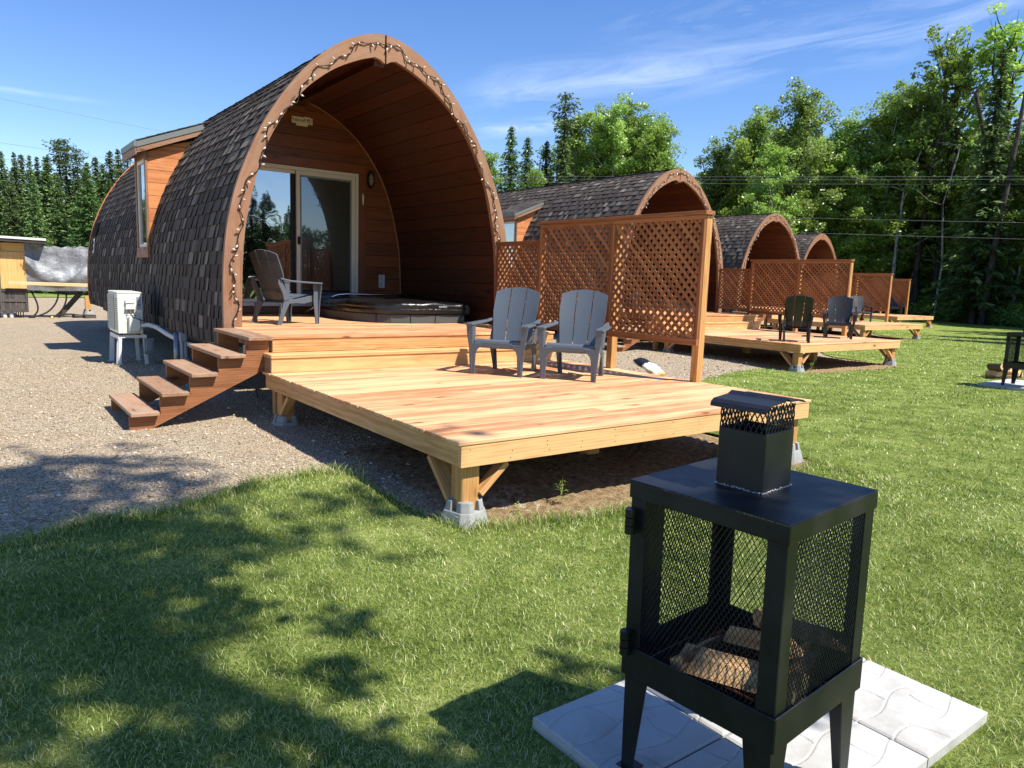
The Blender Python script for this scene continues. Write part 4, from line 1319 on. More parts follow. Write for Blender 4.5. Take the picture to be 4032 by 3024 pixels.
for k in range(6): m.box(x0 + .262, x0 + .262 + rng.uniform(.02, .05), y0 - .0045, y0 - .0032, .47 + k * .013, .474 + k * .013)
m.build('print', M['ink'], pl2)
m = cm(hb)
for k in range(3): m.box(x0 + .10, x0 + .30, y0 - .007, y0 - .001, .30 + k * .022, .308 + k * .022)
m.build('ribs', M['white'], hp)
m = cm(hb)
for x in (x0 + .05, x1 - .05):
    m.box(x - .02, x + .02, y0 + .06, y1 - .06, z0 - .022, z0 - .001)
m.build('foot_rail', M['dark'], hp)
m = cm(hb)
m.tube([(x0 + .135, y0 - .03, .38), (x0 + .15, y0 - .06, .33), (x0 + .2, y0 - .075, .27), (x0 + .27, y0 - .07, .235), (x0 + .34, y0 - .04, .215), (x0 + .42, y0 - .01, .19), (x0 + .50, y0, .12), (x0 + .53, y0 + .02, .06)], .006, 6)
m.tube([(x0 + .19, y0 - .03, .38), (x0 + .205, y0 - .05, .33), (x0 + .24, y0 - .055, .27), (x0 + .30, y0 - .04, .23)], .006, 6)
m.build('power_cable', M['dark'], hp, smooth=True)
# stand
zs = z0 - .024; gs = -.46
hs = empty('unit_stand', (-.42, 8.9, gs), 0, 'white steel stand with four legs carrying the heat pump', 'stand'); sbv = Vector((-.42, 8.9, gs))
m = cm(sbv)
for y in (8.56, 9.24): m.box(-.60, -.22, y - .02, y + .02, zs - .045, zs - .001)
for x in (-.60, -.22): m.box(x - .003, x + .003, 8.52, 9.28, zs - .06, zs - .0015)
m.build('top_frame', M['whitepaint'], hs, .003)
for (x, y) in ((-.59, 8.56), (-.23, 8.56), (-.59, 9.24), (-.23, 9.24)):
    m = cm(sbv); s = 1 if x > -.4 else -1
    m.beam((x, y, zs - .047), (x + s * .02, y, gs + .006), .004, .045, (1, 0, 0)); m.beam((x + .018 * -s, y - .02, zs - .047), (x + s * .002, y - .02, gs + .006), .045, .004, (0, 1, 0))
    m.box(x + s * .02 - .05, x + s * .02 + .05, y - .05, y + .04, gs, gs + .006); m.build('leg', M['whitepaint'], hs)
m = MB(); m.box(-.72, -.08, 8.42, 9.4, -.49, -.462); o = m.build('stand_pad', M['concrete'], None, .004); tag(o, 'flat grey concrete slab under the legs of the heat pump stand', 'slab')
m = MB(); m.M = Matrix.Translation((-.2, 8.5, -.15)); m.box(-.07, .07, -.06, 0, -.14, .1); o = m.build('disconnect_box', M['greybox'], None, .008, seg=2); o.location = (0.0, 0, 0)
tag(o, 'grey electrical disconnect box fixed to the front right leg of the heat pump stand', 'electrical box')
m = MB(); m.M = Matrix.Translation((-.2, 8.5, -.15)); m.prism([(-.055, -.10), (.0, -.115), (.045, -.10), (.045, .06), (.0, .075), (-.04, .06)], 'xz', -.085, -.0605)
m.build('hinged_lid', M['greybox'], o, .01, seg=2)
# wrapped line set running under the cabin
m = MB()
pts = [(x0 + .30, y0 - .03, .14), (x0 + .40, y0 - .05, .155), (x0 + .50, y0 - .12, .12), (x0 + .60, y0 - .4, .03), (x0 + .72, y0 - .9, -.06), (.25, 7.2, -.07), (.5, 6.6, -.05)]
m.tube(pts, [.03, .034, .034, .036, .034, .03, .03], 10); o = m.build('insulated_pipe', M['blockwrap'], None, smooth=True); tag(o, 'white wrapped pipe running from the heat pump under the cabin', 'pipe')
m = MB(); m.tube([Vector(pts[2]) + Vector((.04, -.05, -.02)), Vector(pts[2]) + Vector((.065, -.10, -.045))], .04, 12); m.build('tape_band', M['dark'], o)
# grey conduit stub by the stairs
cbv = Vector((-.02, 7.3, -.47)); cp = empty('conduit_riser', cbv, 0, 'grey plastic conduit riser standing between the heat pump and the stairs', 'conduit')
m = cm(cbv); m.tube([(-.06, 7.3, -.5), (-.055, 7.3, .12)], .04, 12); m.build('pipe', M['steel'], cp, smooth=True)
m = cm(cbv); m.box(-.035, .065, 7.2, 7.28, .0, .13); m.build('elbow_box', M['greypvc'], cp, .018, seg=3)
m = cm(cbv)
for x in (.0, .045): m.tube([(x, 7.24, -.5), (x, 7.24, .0)], .022, 10)
m.box(-.03, .075, 7.21, 7.262, -.26, -.245)
m.build('conduit', M['greypvc'], cp, smooth=False)
# coiled hose under the cabin
m = MB()
pts = []
for k in range(120):
    u = k / 120 * 2 * math.pi * 3.1
    pts.append((.55 + .42 * math.cos(u) + .012 * k / 12, 6.6 + .5 * math.sin(u), .02 + .09 * math.sin(u * .5) - .0006 * k))
m.tube(pts, .016, 7); o = m.build('coiled_hose', M['pvc'], None, smooth=True); tag(o, 'loose coils of cream hose hanging under the nearest cabin', 'hose')
m = MB(); pts = [(-.1, 8.6, -.44), (.2, 8.2, -.46), (.6, 8.3, -.45), (.8, 7.6, -.46), (.4, 7.1, -.46), (.15, 6.2, -.47), (.5, 5.6, -.46), (.3, 4.9, -.465)]
m.tube(pts, .008, 5); o = m.build('loose_cable', M['dark'], None); tag(o, 'black cable lying on the gravel under the nearest cabin', 'cable')

# ------------------------------------------------------------------ fire pit
FP = Vector((-.5505, -2.4505, -.52)); FYaw = .0708
FW, FD, FZ0, FZ1 = .4922, .5083, -.20, .4208
def expanded(m, p0, u, v, W, H, cw=.0076, chh=.0265, t_=.0022, d=.0022):
    """expanded metal: zigzag strands in the plane p0 + a*u + b*v"""
    p0 = Vector(p0); u = Vector(u); v = Vector(v); nrm = u.cross(v).normalized()
    nc = int(round(W / cw)); cw = W / nc; nr_ = int(round(H / (chh / 2))); hh = H / nr_
    for c in range(nc + 1):
        side = 1 if c % 2 == 0 else -1
        prev = None
        for r_ in range(nr_ + 1):
            s = side if r_ % 2 == 0 else -side
            a = c * cw + s * cw * .5
            a = min(max(a, 0), W)
            p = p0 + u * a + v * (r_ * hh)
            if prev is not None:
                dd = (p - prev); L = dd.length; dd.normalize(); sd = dd.cross(nrm).normalized()
                vs = []
                for q in (prev, p):
                    vs += [tuple(q - sd * t_ * .5 - nrm * d * .5), tuple(q + sd * t_ * .5 + nrm * d * .1), tuple(q + sd * t_ * .5 + nrm * d * .5), tuple(q - sd * t_ * .5 - nrm * d * .1)]
                m._add(vs, [(0, 1, 5, 4), (1, 2, 6, 5), (2, 3, 7, 6), (3, 0, 4, 7)], None, .5)
            prev = p
def make_pit():
    root = empty('fire_pit', (0, 0, 0))
    B_ = Vector((0, 0, -.52))
    def mm():
        m = MB(); m.M = Matrix.Translation(-B_); return m
    w, d = FW / 2, FD / 2
    pw = .055
    m = mm()                                       # top sheet folded down all round
    m.box(-w - .002, w + .002, -d - .002, d + .002, FZ1 - .004, FZ1)
    m.box(-w - .002, -w + .002, -d - .002, d + .002, FZ1 - .055, FZ1 - .0045); m.box(w - .002, w + .002, -d - .002, d + .002, FZ1 - .055, FZ1 - .0045)
    m.box(-w + .0022, w - .0022, -d - .002, -d + .002, FZ1 - .055, FZ1 - .0045); m.box(-w + .0022, w - .0022, d - .002, d + .002, FZ1 - .055, FZ1 - .0045)
    m.build('top_plate', M['black'], root, .006, seg=3)
    for sx in (-1, 1):
        for sy in (-1, 1):
            m = mm(); z0_, z1_ = FZ0 + .09, FZ1 - .05
            w, d = FW / 2 - .003, FD / 2 - .003
            m.box(*sorted((sx * w, sx * (w - .004))), *sorted((sy * d, sy * (d - pw))), z0_, z1_); m.box(*sorted((sx * (w - .0045), sx * (w - pw))), *sorted((sy * d, sy * (d - .004))), z0_, z1_)
            m.build('corner_upright', M['black'], root, .001)
    w, d = FW / 2, FD / 2
    m = mm()
    zt = FZ0 + .1
    for s in (-1, 1):
        m.box(*sorted((s * (w + .004), s * (w - .001))), -d - .004, d + .004, FZ0, zt); m.box(-w + .0012, w - .0012, *sorted((s * (d + .004), s * (d - .001))), FZ0, zt)
    m.box(-w + .002, w - .002, -d + .002, d - .002, FZ0 + .002, FZ0 + .006)
    m.build('base_band', M['black'], root, .002)
    zb_, zt_ = FZ0 + .095, FZ1 - .05
    H = zt_ - zb_
    for (nm, p0, u, W) in (('mesh_side', (-w + pw - .008, -d + .007, zb_), (1, 0, 0), 2 * w - 2 * pw + .016), ('mesh_side', (-w + pw - .008, d - .007, zb_), (1, 0, 0), 2 * w - 2 * pw + .016),
                       ('mesh_door', (-w + .007, -d + pw - .008, zb_), (0, 1, 0), 2 * d - 2 * pw + .016), ('mesh_side', (w - .007, -d + pw - .008, zb_), (0, 1, 0), 2 * d - 2 * pw + .016)):
        m = mm(); expanded(m, p0, u, (0, 0, 1), W, H); m.build(nm, M['meshsteel'], root)
    # flared legs, folded from sheet
    for sx in (-1, 1):
        for sy in (-1, 1):
            m = mm(); zl = -.519
            def fold(a, b):   # outer faces
                return
            X, Yy = w - .006, d - .006
            a = .088; b = .042
            P = [(sx * X, sy * Yy, FZ0 + .02), (sx * (X - a), sy * Yy, FZ0 + .02), (sx * (X - b), sy * Yy, zl), (sx * X, sy * Yy, zl),
                 (sx * X, sy * (Yy - a), FZ0 + .02), (sx * X, sy * (Yy - b), zl),
                 (sx * (X - a), sy * (Yy - .004), FZ0 + .02), (sx * (X - b), sy * (Yy - .004), zl), (sx * (X - .004), sy * (Yy - a), FZ0 + .02), (sx * (X - .004), sy * (Yy - b), zl), (sx * (X - .004), sy * (Yy - .004), FZ0 + .02), (sx * (X - .004), sy * (Yy - .004), zl)]
            fs = [(0, 1, 2, 3), (4, 0, 3, 5), (1, 6, 7, 2), (4, 5, 9, 8), (6, 10, 11, 7), (10, 8, 9, 11)]
            m._add(P, fs)
            m.box(*sorted((sx * (X + .012), sx * (X - .05))), *sorted((sy * (Yy + .012), sy * (Yy - .05))), zl - .001, zl + .006)
            m.build('leg', M['black'], root)
    m = mm(); s_ = .0755; zc = .592
    for s in (-1, 1):
        m.box(*sorted((s * s_, s * (s_ - .003))), -s_, s_, FZ1, zc); m.box(-s_ + .0032, s_ - .0032, *sorted((s * s_, s * (s_ - .003))), FZ1, zc)
    ch_ = m.build('chimney', M['black'], root, .001)
    m = mm()
    for k in range(22):
        for (ax, s) in (('x', -1), ('y', -1), ('x', 1), ('y', 1)):
            q = -s_ + 2 * s_ * k / 21 + rng.uniform(-.002, .002)
            p = (q, s * (s_ + .001), FZ1 + .002) if ax == 'x' else (s * (s_ + .001), q, FZ1 + .002)
            m.tube([(p[0], p[1], p[2] - .003), (p[0], p[1], p[2] + rng.uniform(.001, .005))], rng.uniform(.003, .0045), 6)
    m.build('weld', M['weld'], ch_, smooth=True)
    m = mm(); e = s_ - .002
    expanded(m, (-e, -e, zc - .01), (1, 0, 0), (0, 0, 1), 2 * e, .086, .0088, .037, .0032, .003); expanded(m, (-e, e, zc - .01), (1, 0, 0), (0, 0, 1), 2 * e, .086, .0088, .037, .0032, .003)
    expanded(m, (-e, -e, zc - .01), (0, 1, 0), (0, 0, 1), 2 * e, .086, .0088, .037, .0032, .003); expanded(m, (e, -e, zc - .01), (0, 1, 0), (0, 0, 1), 2 * e, .086, .0088, .037, .0032, .003)
    m.build('spark_mesh', M['meshsteel'], root)
    # rain cap: sheet with rolled edge and a small ridge
    prof = [(-.106, .657), (-.103, .668), (-.09, .676), (-.02, .682), (.0, .691), (.012, .685), (.02, .68), (.088, .678), (.104, .671)]
    m = mm(); rows = [[(x, -.09, z) for x, z in prof], [(x, .09, z) for x, z in prof]]
    m.solid_grid(rows, lambda i, k: (0, 0, -.0025)); m.build('rain_cap', M['black'], root)
    for z in (.30, -.085):
        m = mm(); x, y = -w - .019, d - .02
        m.tube([(x, y, z - .038), (x, y, z - .014)], .0165, 14); m.tube([(x, y, z - .011), (x, y, z + .011)], .0165, 14); m.tube([(x, y, z + .014), (x, y, z + .038)], .0165, 14); m.box(x + .002, -w - .0065, y - .004, y + .004, z - .036, z + .036)
        m.build('hinge', M['black'], root)
    m = mm(); m.box(-w + .03, w - .03, -d + .03, d - .03, FZ0 + .007, FZ0 + .016)
    for k in range(240):
        x, y = rng.uniform(-w + .04, w - .04), rng.uniform(-d + .04, d - .04); s = rng.uniform(.004, .014)
        m.box(x - s, x + s, y - s * .7, y + s * .7, FZ0 + .0165, FZ0 + .0165 + s)
    m.build('ash_bed', M['soot'], root)
    m = mm()
    for k in range(11): m.tube([(-.14 + k * .028, -.16, FZ0 + .05), (-.14 + k * .028, .16, FZ0 + .05)], .0045, 6)
    for y in (-.16, .16): m.tube([(-.15, y, FZ0 + .05), (.15, y, FZ0 + .05)], .006, 6)
    m.build('grate', M['rust'], root)
    # lining plate standing at the back corner
    m = mm(); m.box(-w + .012, -w + .15, d - .016, d - .011, FZ0 + .1, FZ1 - .07); m.build('heat_plate', M['black'], root)
    return root
fp = make_pit(); fp['category'] = 'fire pit'
fp.location = FP; fp.rotation_euler = (0, R(-1.1), FYaw); fp['label'] = 'large black mesh fire pit in the foreground with chimney, split logs inside'; fp['group'] = 'black mesh fire pits on pavers'
fp2 = dup(fp, (FP.x + 12.83, FP.y + 3.59, -.535), 0.0, 'distant black mesh fire pit at the right edge, beside a firewood pile', 'black mesh fire pits on pavers')

def log(m, p, L, r_, rz, tilt, ro):
    """split log: a wedge of a round"""
    n = 6; a0 = ro.uniform(0, 6.28); span = ro.uniform(1.3, 2.6)
    sec = [(0, 0)] + [(r_ * math.cos(a0 + span * k / n) * ro.uniform(.93, 1.05), r_ * math.sin(a0 + span * k / n) * ro.uniform(.93, 1.05)) for k in range(n + 1)]
    Mx = Matrix.Translation(p) @ Matrix.Rotation(rz, 4, 'Z') @ Matrix.Rotation(tilt, 4, 'Y')
    old = m.M; m.M = (old @ Mx) if old is not None else Mx
    k = len(sec)
    vs = [(-L / 2, a, b) for a, b in sec] + [(L / 2, a * .96, b * .96) for a, b in sec]
    o = ro.uniform(0, 30); g = [(x + o, y + o, z) for x, y, z in vs]
    m.m = 0
    m._add(vs, [tuple(range(k)), tuple(range(2 * k - 1, k - 1, -1)), (0, k, k + 1, 1), (k - 1, 2 * k - 1, k, 0)], g)
    m.m = 1
    m._add(vs, [(i, i + k, i + 1 + k, i + 1) for i in range(1, k - 1)], g)
    m.M = old
M['splitwood'] = wood('split_log_wood', srgb(236, 196, 142), srgb(186, 130, 78), srgb(110, 60, 30), .75, .3, .3, .7, bumps=.6)
t = NT('birch_log_bark'); tc = t.n('TexCoord').outputs['Object']
M['logbark'] = t.pbr(t.ramp(t.noise(t.mapv(tc, (8, 30, 30)), 3, 5, .7), [(.35, srgb(70, 52, 40)), (.6, srgb(128, 108, 88)), (.8, srgb(190, 180, 164))]), .9, t.bump(t.noise(tc, 40, 5, .7), .5, .006), 0, .2)
LG = [((-.66, -2.52, -.10), .36, .055, 1.9, .05, 'short split log lying along the front of the fire pit'), ((-.54, -2.60, -.09), .35, .055, .35, .02, 'split log lying on the grate, pale side up'),
      ((-.55, -2.50, -.02), .32, .06, 1.2, .35, 'split log leaning on the others in the middle of the fire pit'), ((-.44, -2.56, -.045), .28, .05, 2.5, -.25, 'topmost split log in the fire pit'), ((-.66, -2.34, -.115), .25, .045, .2, .1, 'small split log near the door hinges in the fire pit')]
for i, (p, L, r_, rz, tl, lab) in enumerate(LG):
    m = MB(); log(m, Vector((0, 0, 0)), L, r_, rz, tl, random.Random(40 + i)); o = m.build('split_log', [M['splitwood'], M['logbark']], None, .002)
    o.location = p; tag(o, lab, 'log', 'split logs in the fire pit')
# pavers
def paver_set(ox, oy, tag_, cells):
    out = []
    px = [-.885, -.405, .072, .545]; py = [-2.765, -2.305, -1.855]
    for i in range(3):
        for j in range(2):
            if (i, j) not in cells: continue
            a, b, c_, d_ = px[i] + .003, px[i + 1] - .003, py[j] + .003, py[j + 1] - .003
            base = Vector((ox + (a + b) / 2, oy + (c_ + d_) / 2, -.575))
            m = MB(); hx, hy = (b - a) / 2, (d_ - c_) / 2
            n = 110; rows = []
            for k in range(n + 1):
                row = []
                for l in range(n + 1):
                    x = -hx + 2 * hx * k / n; y = -hy + 2 * hy * l / n
                    # wavy joints moulded in the face
                    g = 0
                    def groove(dist, w=.0055): return max(0, 1 - abs(dist) / w)
                    for q in (-.12, .02, .15): g = max(g, groove(y - q - .022 * math.sin(x * 15 + q * 20) ))
                    for (q, lo, hi) in ((-.08, -.3, -.12), (.10, -.12, .02), (-.03, .02, .15), (.14, .15, .3)):
                        yy = y - .022 * math.sin(x * 15 + 3)
                        if lo < yy < hi: g = max(g, groove(x - q - .018 * math.sin(y * 22)))
                    e = min(hx - abs(x), hy - abs(y)); ed = .006 * max(0, 1 - e / .009)
                    row.append((x, y, .055 - .0045 * g - ed))
                rows.append(row)
            m.grid(rows, flip=True)
            m.box(-hx + .001, hx - .001, -hy + .001, hy - .001, -.02, .047)
            o = m.build('paver', M['paver'], None); o.location = base
            tag(o, tag_[(i, j)], 'paver', 'cream pavers under the fire pits'); out.append(o)
    return out
PL = {(0, 0): 'cream paver at the bottom edge of the photo, left of the fire pit front leg', (1, 0): 'cream paver under the front leg of the near fire pit', (2, 0): 'cream paver at the right near corner under the near fire pit',
      (0, 1): 'leftmost cream paver under the left leg of the near fire pit', (1, 1): 'middle rear cream paver right behind the near fire pit', (2, 1): 'rear right cream paver beside the near fire pit'}
paver_set(0, 0, PL, PL.keys())
PL2 = {(0, 0): 'left front cream paver beside the distant fire pit', (1, 0): 'front cream paver below the distant fire pit', (0, 1): 'left rear cream paver under the left leg of the distant fire pit', (1, 1): 'rear cream paver under the distant fire pit, next to the firewood', (2, 1): 'right rear cream paver under the distant fire pit'}
paver_set(12.83, 3.59, PL2, PL2.keys())
# firewood pile behind the distant fire pit
ro = random.Random(5)
for i in range(9):
    m = MB(); log(m, Vector((0, 0, 0)), .38, .085, ro.uniform(-.5, .5) + 1.2, ro.uniform(-.1, .1), random.Random(60 + i)); o = m.build('firewood', [M['splitwood'], M['logbark']], None, .002)
    o.location = (13.55 + (i % 4) * .19 + ro.uniform(-.03, .03), 1.98 + ro.uniform(-.1, .1), -.50 + .085 * (i // 4)); tag(o, 'split firewood log in the pile beside the distant fire pit', 'log', 'firewood beside the distant fire pit')

# ------------------------------------------------------------------ printed sack lying on the gravel right of the deck
m = MB(); rows = []
for k in range(13):
    u = k / 12; w = .17 + .035 * math.sin(u * 3) - .02 * u; h = .085 * (1 - .35 * abs(u - .45)) ** 1
    rows.append([(w * math.cos(a / 16 * 6.2832), -.30 + .62 * u, h + h * math.sin(a / 16 * 6.2832) * (1 if k not in (0, 12) else .25) + .008 * math.sin(a * 2 + k)) for a in range(17)])
m.grid(rows)
m._add(rows[0][:-1], [tuple(range(16))]); m._add(rows[-1][:-1], [tuple(range(16))])
t = NT('printed_sack'); tc = t.n('TexCoord').outputs['Object']
sx_ = t.n('SeparateXYZ'); t.l(tc, sx_.inputs[0])
blot = t.ramp(t.noise(tc, 9, 3, .6, 1), [(.38, srgb(70, 92, 110)), (.46, srgb(222, 230, 228)), (.6, srgb(236, 238, 232)), (.66, srgb(216, 170, 90)), (.74, srgb(120, 120, 80))])
c = t.mix(t.rng(sx_.outputs[1], .04, .06), blot, srgb(26, 26, 28))
c = t.mix(t.rng(sx_.outputs[1], -.27, -.25, 1, 0), c, srgb(186, 160, 100))
M['sack'] = t.pbr(c, .35, t.bump(t.noise(tc, 12, 4), .5, .02), 0, .5)
o = m.build('plastic_sack', M['sack'], None, smooth=True); o.location = (6.75, 4.75, -.42); o.scale = (.85, .85, .85); o.rotation_euler = (R(24), 0, R(8)); tag(o, 'printed plastic sack, black and white, lying on the gravel beyond the large deck', 'sack')

# ------------------------------------------------------------------ utility shed, tarpaulin and hoses behind the first cabin
Ys = 20.5; g0 = -.47
sv = Vector((-1.6, Ys, g0)); sd = empty('utility_shed', sv, 0, 'small plywood shed with a flat roof at the left edge, behind the cabin', 'shed')
m = cm(sv); m.box(-2.4, -1.02, Ys, Ys + 1.2, .32, 1.32, 2); m.build('plywood_wall', M['ply'], sd)
m = cm(sv); m.box(-2.4, -1.0, Ys + .03, Ys + 1.18, 1.325, 1.56, 0); m.build('upper_plywood', M['ply'], sd)
m = cm(sv)
for k in range(10): m.box(-2.4 + k * .14, -2.264 + k * .14, Ys + .02, Ys + .045, -.30, .315, 2)
for z in (.255, -.02, -.29): m.box(-2.4, -1.03, Ys - .005, Ys + .018, z, z + .075, 0)
m.build('lower_boarding', M['greyboard'], sd)
m = cm(sv); m.box(-1.64, -1.60, Ys - .02, Ys + .01, -.4, 1.58, 2); m.box(-1.06, -1.02, Ys - .012, Ys - .001, -.3, .3, 2); m.build('corner_post', M['greyboard'], sd)
m = cm(sv); m.prism([(-3.0, 1.615), (-.55, 1.575), (-.55, 1.70), (-3.0, 1.74)], 'xz', Ys - .3, Ys + 1.5, 0); m.build('roof', M['greyboard'], sd)
m = cm(sv); m.prism([(-3.02, 1.69), (-.54, 1.65), (-.54, 1.71), (-3.02, 1.75)], 'xz', Ys - .325, Ys - .302, 0); m.build('roof_edge', M['whitemetal'], sd)
m = cm(sv); 
for x in (-1.55, -1.40): m.tube([(x, Ys + .1, -.52), (x, Ys + .1, -.3)], .05, 10)
m.build('drain_pipe', M['pvc'], sd, smooth=True)
m = cm(sv)
for x in (-1.3, -1.25, -1.2, -1.14): m.tube([(x, Ys + .1, -.5), (x + .01, Ys + .08, -.28)], .014, 6)
m.build('black_pipes', M['dark'], sd)
m = MB(); rows = []
x0, x1 = -1.03, .52
for i in range(25):
    v = i / 24; row = []
    for k in range(49):
        u = k / 48; x = x0 + (x1 - x0) * u
        top = 1.56 - .05 * math.sin(u * math.pi) + .02 * math.sin(u * 31)
        z = .29 + (top - .29) * v
        sag = .10 * math.exp(-((v - (.62 - 1.0 * u + .75 * u * u)) / .13) ** 2) + .06 * math.exp(-((v - (.2 + 1.1 * (u - .45) ** 2 * 2)) / .10) ** 2)
        row.append((x, Ys + .02 - sag + .012 * math.sin(u * 23 + v * 5) * v + .01 * math.sin(v * 17 + u * 4), z))
    rows.append(row)
m.grid(rows); o = m.build('tarpaulin', M['tarp'], None, smooth=True); tag(o, 'silver tarpaulin hung between the shed and the cabin', 'tarpaulin')
m = MB(); m.box(-1.45, .6, Ys - .16, Ys - .12, .43, .52, 0); o = m.build('plank', M['plank'], None, .003); o.rotation_euler = (0, R(.7), 0); tag(o, 'long pale plank across the front of the silver tarpaulin', 'plank')
tr = empty('trestle', (.0, Ys + .4, g0), 0, 'grey slanted wooden trestle under the silver tarpaulin', 'trestle'); tv = Vector((0, Ys + .4, g0))
m = cm(tv); m.beam((.33, Ys + .3, .30), (-.28, Ys + .3, -.45), .04, .14, (1, 0, 1)); m.build('leg', M['greyboard'], tr)
m = cm(tv); m.prism([(-.5, .3), (.38, .3), (.38, .22), (.25, .19), (-.3, .26)], 'xz', Ys + .28, Ys + .34, 0); m.build('cross_beam', M['greyboard'], tr)
HL = ['left one of the black corrugated hoses under the tarpaulin', 'middle one of the black corrugated hoses under the tarpaulin', 'right one of the black hoses, ending in a yellow cap']
for i, pts in enumerate(([(-.95, .32), (-.86, .12), (-.80, -.08), (-.80, -.25), (-.88, -.38), (-1.0, -.44)], [(-.28, .26), (-.32, .05), (-.42, -.14), (-.58, -.3), (-.8, -.4), (-1.02, -.455)], [(-.10, .25), (-.10, .08), (-.16, -.12), (-.26, -.28), (-.40, -.41), (-.46, -.44)])):
    m = MB(); P_, L_ = resample(pts, 30); m.tube([(x, Ys + .05 - .004 * k, z) for k, (x, z) in enumerate(P_)], .022, 8); o = m.build('corrugated_hose', M['dark'], None, smooth=True); tag(o, HL[i], 'hose', 'black hoses under the tarpaulin')
    if i == 2: m = MB(); m.tube([(-.45, Ys - .07, -.435), (-.50, Ys - .08, -.445)], .03, 10); m.build('end_cap', M['yellow'], o)
m = MB(); P_, L_ = resample([(-.42, -.42), (-.2, -.36), (.05, -.36), (.3, -.42)], 20); m.tube([(x, Ys - .05, z) for x, z in P_], .022, 8); o = m.build('loose_hose', M['dark'], None, smooth=True); tag(o, 'short black hose bowed over the gravel beside the board stack', 'hose')
for i, (x, y, w, dd, z, lab) in enumerate(((.30, 20.6, .5, .5, -.46, 'lowest weathered board of the stack behind the cabin'), (.26, 20.55, .42, .4, -.415, 'weathered board on top of the stack behind the cabin'), (.42, 20.3, .28, .24, -.46, 'short weathered board in front of the stack behind the cabin'))):
    m = MB(); m.box(-w / 2, w / 2, -dd / 2, dd / 2, 0, .04 if i < 2 else .1, 0); o = m.build('board', M['greyboard'], None, .004); o.location = (x, y, z); o.rotation_euler = (0, 0, .1 * i); tag(o, lab, 'board', 'stacked boards behind the cabin')
b2 = blk.copy(); COL.objects.link(b2); b2.location = (.52, 21.3, -.44); b2['label'] = 'pale concrete deck block under the far rear corner of the nearest cabin'
m = MB(); m.box(.44, .6, 21.2, 21.36, -.27, .12, 2); o = m.build('wood_post', M['post'], None, .004); tag(o, 'short wooden post standing on the far concrete block behind the nearest cabin', 'post')
